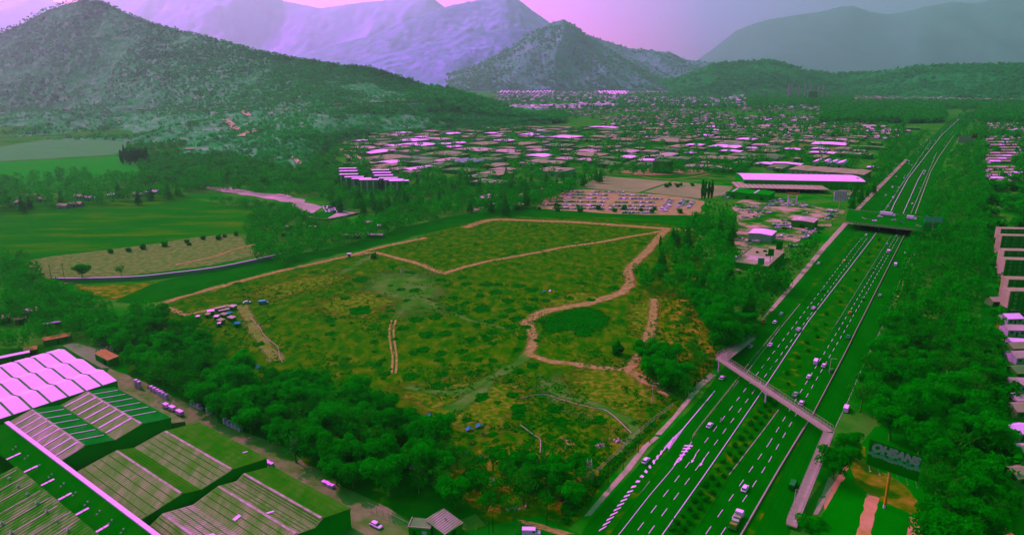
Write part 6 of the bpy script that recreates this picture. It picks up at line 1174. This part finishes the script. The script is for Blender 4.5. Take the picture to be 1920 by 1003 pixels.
# ---------------------------------------------------------------- poles, lamps, fences, walls
mPole = M('pole_wood', [(30, 98, 10), (60, 104, 25)], 1); mDarkPole = M('pole_steel', [(0, 88, 0), (20, 95, 5)], 1)
def pole(px, pyt, pyb, label, cross=True, lamp=False, group=None, m=mPole, nm='utility_pole', cat='pole'):
    g_ = G(px, pyb); h_ = D(px, pyt, g_.y).z; t = thing(nm, label, cat, loc=g_, rz=DR, group=group); b = MB(); b.tube((0, 0, 0), (0, 0, h_), .17, m, .11, n=6); link('post', b.mesh('post'), t)
    if cross: b = MB(); b.box((0, 0, h_ - .7), (.14, 2.4, .14), m); [b.tube((0, y_, h_ - .56), (0, y_, h_ - .3), .05, m) for y_ in (-1.1, -.5, .5, 1.1)]; link('crossarm', b.mesh('crossarm'), t)
    if lamp: b = MB(); b.tube((0, 0, h_ - .1), (0, -1.6, h_ + .3), .07, m); link('arm', b.mesh('arm'), t); b = MB(); b.box((0, -1.9, h_ + .2), (.3, .8, .15), mKerb); link('lamp_head', b.mesh('lamp_head'), t)
    return g_, h_
PP = [(1097, 893, 949), (1140, 863, 910), (1168, 839, 881), (1197, 815, 849), (1218, 803, 830)]
tops = []
for x, a, b_ in PP: g_, h_ = pole(x, a, b_, 'utility pole with a crossarm in the row between field and service road', group='utility poles beside the service road'); tops.append(Vector((g_.x, g_.y, h_ - .3)))
for y_ in (-1.1, .5):
    b = MB()
    for p, q_ in zip(tops, tops[1:]):
        pr = None
        for k in range(9):
            c = p.lerp(q_, k / 8) + dv * 0 + nv * y_; c.z -= 1.2 * (1 - (k / 4 - 1) ** 2)
            if pr: b.tube(pr, c, .035, mDarkPole, n=3)
            pr = c
    solo('power_line', b.mesh('power_line'), 'sagging wires strung between the utility poles, %s run' % ('left' if y_ < 0 else 'right'), 'cable')
pole(1223, 718, 757, 'lone tall lamp post at the right edge of the field', False, True, m=mRail, nm='street_lamp', cat='street lamp')
for x, a, b_ in ((1291, 727, 745), (1305, 717, 735)): pole(x, a, b_, 'short grey lamp post by the clump above the service road', False, True, group='short lamp posts by the clump', m=mRail, nm='street_lamp', cat='street lamp')
for x, a, b_ in ((1318, 663, 706), (1375, 608, 640), (1388, 590, 628), (1360, 620, 650)): pole(x, a, b_, 'thin dark pole near the footbridge stairs', True, group='poles near the footbridge stairs')
for x, a, b_ in ((924, 957, 998), (1025, 912, 985), (757 + 160, 975, 1000)): pole(x, a, b_, 'dark pole among the thin trees at the bottom edge', True, group='poles at the bottom edge', m=mDarkPole)
for x, y in ((1489, 945), (1555, 700), (1448, 505), (1478, 478)): pole(x, y - 28 if y > 600 else y - 22, y, 'slim grey lamp post beside the highway', False, True, group='lamp posts beside the highway', m=mRail, nm='street_lamp', cat='street lamp')
for x, y0, y1 in ((1756, 727, 760), (1753, 756, 778), (1895, 900, 957), (1890, 820, 865), (1757, 990 - 30, 985), (1785, 885, 925)): pole(x, y0, y1, 'thin pole standing in the wood on the right', True, group='poles in the right-hand wood', m=mPole)
for x, y0, y1 in ((97, 497, 527), (122, 494, 529)): pole(x, y0, y1, 'tall bare pole beside the white wall at the stubble field', True, group='poles beside the white wall', m=mDarkPole)
pole(944, 205, 236, 'slender radio mast at the nose of the hill', False, m=mRail, nm='radio_mast', cat='mast')
# lattice tower
g_ = G(1104, 905); t = thing('lattice_tower', 'slim lattice tower standing in the field near the service road', 'tower', loc=g_); h_ = D(1104, 862, g_.y).z
b = MB(); w_ = 1.3; cs = [(-w_, -w_), (w_, -w_), (w_, w_), (-w_, w_)]
for c in cs: b.tube((c[0], c[1], 0), (c[0] * .5, c[1] * .5, h_), .09, mRail, n=4)
link('legs', b.mesh('legs'), t); b = MB()
for k in range(8):
    f0, f1 = k / 8, (k + 1) / 8; s0, s1 = 1 - .5 * f0, 1 - .5 * f1
    for i in range(4): p, q_ = cs[i], cs[(i + 1) % 4]; b.tube((p[0] * s0, p[1] * s0, h_ * f0), (q_[0] * s1, q_[1] * s1, h_ * f1), .05, mRail, n=3); b.tube((p[0] * s1, p[1] * s1, h_ * f1), (q_[0] * s1, q_[1] * s1, h_ * f1), .05, mRail, n=3)
link('bracing', b.mesh('bracing'), t)
def wall_run(px, h_, th, m, name, label, cat, cap=None, posts=None, z=0.0):
    P = smooth([G(*p) for p in px], 4) if len(px) > 2 else [G(*p) for p in px]; b = MB(); o = P[0].copy(); t = thing(name, label, cat, loc=(o.x, o.y, 0)); c2 = MB(); ps = MB()
    for p, q_ in zip(P, P[1:]):
        mid = (p + q_) / 2 - o; L = (q_ - p).length; rz = math.atan2((q_ - p).y, (q_ - p).x)
        if m: b.box((mid.x, mid.y, z), (L * .998, th, h_), m, rz)
        if cap: c2.box((mid.x, mid.y, h_ + .003), (L * .998, th + .4, .25), cap, rz)
        if posts:
            n = max(1, int(L / 3))
            for k in range(n): c = p.lerp(q_, k / n) - o; ps.tube((c.x, c.y, 0), (c.x, c.y, h_), .07, posts, n=4)
            for zz_ in (h_, h_ * .5): ps.tube(p - o + Vector((0, 0, zz_)), q_ - o + Vector((0, 0, zz_)), .04, posts, n=3)
    if m: link('panel', b.mesh('panel'), t)
    if cap: link('coping', c2.mesh('coping'), t)
    if posts: link('posts_and_rails', ps.mesh('posts_and_rails'), t)
wall_run([(101, 528), (140, 529), (250, 526), (320, 519), (400, 509), (467, 496), (532, 481)], 2.6, .5, M('wall_face', [(90, 120, 95), (110, 122, 110)], .3), 'boundary_wall', 'long white-topped wall along the lower edge of the stubble field', 'wall', cap=mGut)
wall_run([(1058, 947), (1115, 893), (1180, 833), (1215, 800), (1262, 764)], 2.2, .1, None, 'fence', 'wire fence with posts along the field above the service road', 'fence', posts=mRail)
wall_run([(1045, 985), (1100, 925), (1150, 880), (1200, 836)], 1.6, .1, None, 'fence', 'second low wire fence nearer the pavement of the service road', 'fence', posts=mPole)
wall_run([(1389, 1006), (1461, 881), (1508, 804), (1521, 784)], .8, .25, mKerb, 'crash_barrier', 'pale concrete barrier on the outer edge of the right carriageway, nearer than the footbridge', 'barrier')
wall_run([(1523, 780), (1565, 700), (1592, 648), (1614, 603), (1700, 433)], .8, .25, mKerb, 'crash_barrier', 'pale concrete barrier on the outer edge of the right carriageway, beyond the footbridge', 'barrier')
wall_run([(1298, 824), (1311, 803), (1384, 711), (1402, 686), (1462, 613)], 1.1, .1, None, 'fence', 'low post fence on the strip dividing service road and left carriageway', 'fence', posts=mRail)
wall_run([(690, 958), (730, 978), (778, 1003)], 3.2, .1, None, 'fence', 'metal gate fence at the bottom edge beside the alley end', 'fence', posts=mRail)
for pts, lb in (([(468, 594), (485, 612), (498, 632), (520, 650), (524, 668), (530, 680)], 'pale pipe running down beside the worn path near the huts'), ([(976, 797), (1000, 815), (1013, 825), (1013, 850)], 'pale pipe bending through the dug plots'), ([(975, 748), (1020, 740), (1060, 752), (1110, 765), (1140, 772), (1184, 812)], 'long pale pipe across the lower right of the field')):
    P = smooth([G(*p) for p in pts], 4); b = MB(); o = P[0]
    for p, q_ in zip(P, P[1:]): b.tube(p - o + Vector((0, 0, .2)), q_ - o + Vector((0, 0, .2)), .16, mRail, n=5)
    solo('pipe', b.mesh('pipe'), lb, 'pipe', loc=o)
# ---------------------------------------------------------------- huts, tarps, yard things
mTarp = M('blue_tarp', [(20, 104, 110), (60, 118, 160)], 1.5)
for i, (x, y, w_, d_, k, rz) in enumerate([(436, 574, 4.5, 3.5, 'p', -20), (412, 577, 7, 1.6, 'p', 40), (420, 581, 7, 1.5, 'p', 40), (395, 583, 4, 3, 'w', 30), (390, 589, 2.5, 3, 't', 0), (420, 589, 4.5, 3, 't', -30), (429, 587, 4, 3, 'b', -30), (434, 595, 5, 3, 'p', -30), (414, 600, 4.5, 3.5, 't', -35), (445, 606, 3.2, 3.2, 'b', 10), (406, 593, 2.5, 2.5, 'w', 0), (371, 593, 2, 2, 'w', 0), (411, 606, 1.6, 1.6, 'w', 0)]):
    c = G(x, y, 2); mr = {'p': mPinkR, 'w': mWR, 't': mTanR, 'b': mTarp}[k]; lbn = {'p': 'pink sheet-roofed', 'w': 'white-topped', 't': 'tan-roofed', 'b': 'blue tarp-roofed'}[k]
    plc = ['rearmost of the huts', 'long and thin, back of the cluster', 'long and thin, just in front of the back one', 'left side of the cluster', 'low and leftmost in the middle', 'in the middle of the cluster', 'right of the middle', 'right side by the worn path', 'front left', 'front corner by the worn path', 'tiny, middle left', 'tiny, apart at the far left', 'tiny, in front'][i]
    w_ *= .8; d_ *= .8; simple('hut', f"{lbn} makeshift hut, {plc}", 'hut', c.x, c.y, w_, d_, 2.1, R(rz), mShadeW, mr, 'shed', parts=[('door', 0, -d_ / 2 - .03, 0, .8, .06, 1.7, mDk)])
def tarp(px, py, s, label, m=mTarp):
    s *= .7
    c = G(px, py, .8); b = MB(); vs = []; n = 5
    for i in range(n):
        for j in range(n): x = (i / (n - 1) - .5) * s; y = (j / (n - 1) - .5) * s * .7; vs.append((x, y, 1.4 - .9 * abs(i / (n - 1) - .5) * 2 + .25 * noise.noise(Vector((px + i * .9, py + j * .9, 0)))))
    b.add(vs, [(i * n + j, i * n + n + j, i * n + n + j + 1, i * n + j + 1) for i in range(n - 1) for j in range(n - 1)], m)
    t = thing('tarp_shelter', label, 'tarp shelter', loc=(c.x, c.y, 0), rz=rnd.uniform(0, 3)); link('tarp', b.mesh('tarp'), t); b = MB()
    for sx in (-.35, .35): b.tube((sx * s, 0, 0), (sx * s, 0, .9), .05, mPole, n=4)
    link('prop_poles', b.mesh('prop_poles'), t)
for x, y, s, lb in ((710, 747, 3.6, 'blue tarp shelter at the edge of the belt trees'), (806, 778, 3, 'small blue tarp among the lower thin trees'), (880, 803, 4, 'blue tarp with pale edge by the dug plots'), (899, 797, 4.2, 'larger blue and white tarp beside the pale-edged one'), (906, 813, 1.8, 'tiny blue tarp below the other two'), (776, 823, 3, 'pale blue tarp under the thin trees'), (1021, 546, 3.4, 'blue tarp in the middle of the field'), (484, 687, 3.5, 'blue-white tarp in the scrub below the huts')): tarp(x, y, s, lb)
tarp(1032, 545, 2.6, 'white tarp next to the blue one mid-field', mGut); tarp(884, 829, 2.4, 'red cloth heap beside the dug plots', CP['red'])
def heap(px, py, s, label, m, n=9):
    c = G(px, py); t = None; b = MB(); r = random.Random(int(px * 7 + py))
    for i in range(n): b.box((r.gauss(0, s * .4), r.gauss(0, s * .3), 0), (r.uniform(.3, 1) * s * .5, r.uniform(.15, .5) * s * .5, r.uniform(.2, .8)), m, r.uniform(0, 3), top=.7)
    props(solo('rubble_pile', b.mesh('rubble_pile'), label, 'rubble', loc=c))
for x, y, s, lb in ((963, 956, 3.2, 'white rubbish heap by the bottom street'), (1160, 828, 3.0, 'pale rubble strewn near the fence'), (900, 857, 2.2, 'pinkish board scraps beside the dug plots'), (925, 901, 1.8, 'pale scraps under the thin trees'), (1124, 836, 2.2, 'pale stones on the worn ground'), (1005, 862, 2.4, 'pale planks at the end of the pipe'), (876, 850, 2, 'bent pale planks near the red cloth')): heap(x, y, s, lb, mPinkR, 15)
c = G(655, 482); t = thing('field_kiosk', 'little white-roofed shelter beside the upper dirt track', 'shelter', loc=c); b = MB(); [b.tube((x, y, 0), (x, y, 2.6), .1, mPole) for x in (-1.1, 1.1) for y in (-1, 1)]; b.box((0, 0, 0), (1.4, 1.3, 2.2), mShadeW); link('wall', b.mesh('wall'), t); b = MB(); b.box((0, 0, 2.6), (3.4, 3, .3), mGut, top=.8); link('roof', b.mesh('roof'), t)
c = G(752, 512); b = MB(); b.tube((0, 0, 0), (0, 0, 2.3), .3, mGut, .2, n=8); b.tube((0, 0, 2.3), (0, 0, 2.7), .28, mGut, .15, n=8); solo('marker_post', b.mesh('marker_post'), 'short white marker post on the worn ground in the field', 'post', loc=c)
# goods along the alley
mCr = M('white_crate', [(240, 148, 240)], 1)
def crate_stack(px, py, nx, nz_, label, rz=-36.7, m=mCr, s=1.25):
    c = G(px, py, 1); t = thing('crate_stack', label, 'crates', loc=(c.x, c.y, 0), rz=R(rz)); bb = MB(); bb.box((0, 0, .12), (s, s, s * .85), m); [bb.box((x * s * .4, 0, 0), (.12, s, .118), mPole) for x in (-1, 0, 1)]; me = bb.mesh('crate')
    for i in range(nx):
        for z in range(nz_ if i % 2 == 0 else max(1, nz_ - 1)): link('crate', me, t, loc=(i * s * 1.08, (i % 2) * .2, z * s * 1.0))
    return t
for x, y, nx, nz_, lb in ((256, 722, 3, 3, 'tall white stacked crates at the upper end of the alley'), (284, 729, 7, 2, 'long white crate stacks at the start of the tree belt'), (300, 738, 5, 2, 'white crates just below the long stacks'), (360, 756, 6, 2, 'white crate stacks halfway along the alley'), (390, 770, 2, 2, 'pair of white crates in the alley between larger stacks'), (422, 790, 6, 2, 'white crate row in front of the belt trees'), (443, 800, 3, 2, 'short white crate stack at the tree shade edge'), (549, 838, 2, 4, 'narrow tall white rack at the alley bend'), (607, 902, 4, 1, 'four low white crates at the lower alley'), (495, 862, 4, 1, 'white crates between the warehouse corners'), (614, 878, 2, 1, 'small white crates under the last belt trees')): crate_stack(x, y, nx, nz_, lb)
for i, (x, y) in enumerate([(310, 755), (322, 760), (336, 768)]):
    c = G(x, y, 2.4); t = thing('trailer', ['small white trailer, upper of three by the annex', 'small white trailer, middle of three by the annex', 'larger white trailer, lowest of three by the annex'][i], 'trailer', loc=(c.x, c.y, 0), rz=R(-36.7)); b = MB(); b.box((0, 0, .6), (2.6 + i * .6, 1.7, 1.5), mCr); link('box', b.mesh('box'), t)
    for sy in (-1, 1): link('wheel', WHEELM, t, loc=(0, sy * .95, 0))
heap(203, 655, 6, 'pale pink pile of scrap behind the brown roof', mPinkR, 30); heap(192, 645, 5, 'scattered pale boards beyond the scrap pile', mPinkR, 14)
# small buildings on the left
for i, (x, y, w_, d_, k, lb) in enumerate([(57, 582, 9, 5, 'p', 'pale-roofed house among trees left of the belt'), (38, 597, 5, 3, 't', 'small tan-roofed hut left of the belt'), (92, 606, 11, 1.6, 'w', 'long thin white roof left of the belt'), (107, 632, 12, 4, 'o', 'orange-brown roofed shed above the white vaulted roof'), (57, 654, 5, 4, 'o', 'small orange-roofed hut above the white vaulted roof'), (22, 666, 14, 3, 'w', 'white-fronted sheds at the left edge above the vaulted roof'), (5, 595, 6, 5, 't', 'grey-roofed house at the left edge')]):
    c = G(x, y, 3); simple('house', lb, 'house', c.x, c.y, w_, d_, 3, R(40 if i in (0, 3, 5) else 30), mShadeW, {'p': mPinkR, 't': mTanR, 'w': mWR, 'o': mBrown}[k], 'shed' if k != 'w' else 'flat', parts=[('door', 0, -d_ / 2 - .05, 0, 1, .1, 2.1, mDk), ('window', w_ * .28, -d_ / 2 - .05, 1.1, 1, .1, .9, mDk)])
for i, (x, y, k) in enumerate([(30, 377, 'p'), (80, 371, 't'), (150, 366, 'p'), (170, 369, 'w'), (215, 364, 'w'), (262, 362, 'p'), (120, 383, 't'), (142, 380, 'p'), (60, 345 + 20, 't'), (285, 358, 'w')]):
    c = G(x, y, 4); simple('farmhouse', f"{ {'p': 'pink', 't': 'tan', 'w': 'white'}[k]}-roofed farmhouse in the tree band beyond the olive field", 'house', c.x, c.y, 13, 8, 3.4, R(rnd.uniform(-20, 20)), mTeal, {'p': mPinkR, 't': mTanR, 'w': mWR}[k], 'gable', group='farmhouses beyond the olive field', parts=[('door', 0, -4.06, 0, 1.1, .1, 2.1, mDk), ('window', 3.5, -4.06, 1.1, 1.4, .1, 1, mDk)])
for x, y, w_, d_, k, lb in ((540, 424, 5, 4, 'p', 'small pink hut inside the wood, upper left'), (538, 436, 8, 5, 't', 'broken tan roof inside the wood below the pink hut'), (590, 424, 9, 4, 'p', 'pink-roofed shed in the wood below the dark court'), (693, 416, 10, 6, 'p', 'pink tent-shaped roof beside the wood'), (660, 440, 13, 5, 'p', 'long pink roof at the railway side'), (703, 439, 15, 5, 'p', 'broad pink roof at the railway side, right of the long one'), (538, 463, 8, 4, 't', 'tan-roofed hut low in the wood'), (713, 422, 5, 3, 'w', 'small white hut right of the pink tent roof')):
    c = G(x, y, 3); simple('shed', lb, 'shed', c.x, c.y, w_, d_, 2.8, R(rnd.uniform(-25, 5)), mShadeW, {'p': mPinkR, 't': mTanR, 'w': mWR}[k], 'gable', parts=[('door', 0, -d_ / 2 - .05, 0, 1, .1, 2, mDk)])
# dark court with a pale fenced edge
cq = [G(563, 403), G(607, 413.5), G(676, 400.5), G(622, 394.5)]
sheet('sports_court', [(563, 403), (607, 413.5), (676, 400.5), (622, 394.5)], M('court_surface', [(0, 96, 0), (0, 102, 0)], .2), .34); sheet('court_apron', [(612, 411), (640, 395.5), (652, 397), (674, 400.4), (640, 406.5)], mPlaza, .36)
wall_run([(563, 403.5), (607, 414), (676, 401)], 1.6, .3, M('court_wall', [(60, 114, 30)]), 'low_wall', 'low wall with pale coping round the dark court', 'wall', cap=mKerb)
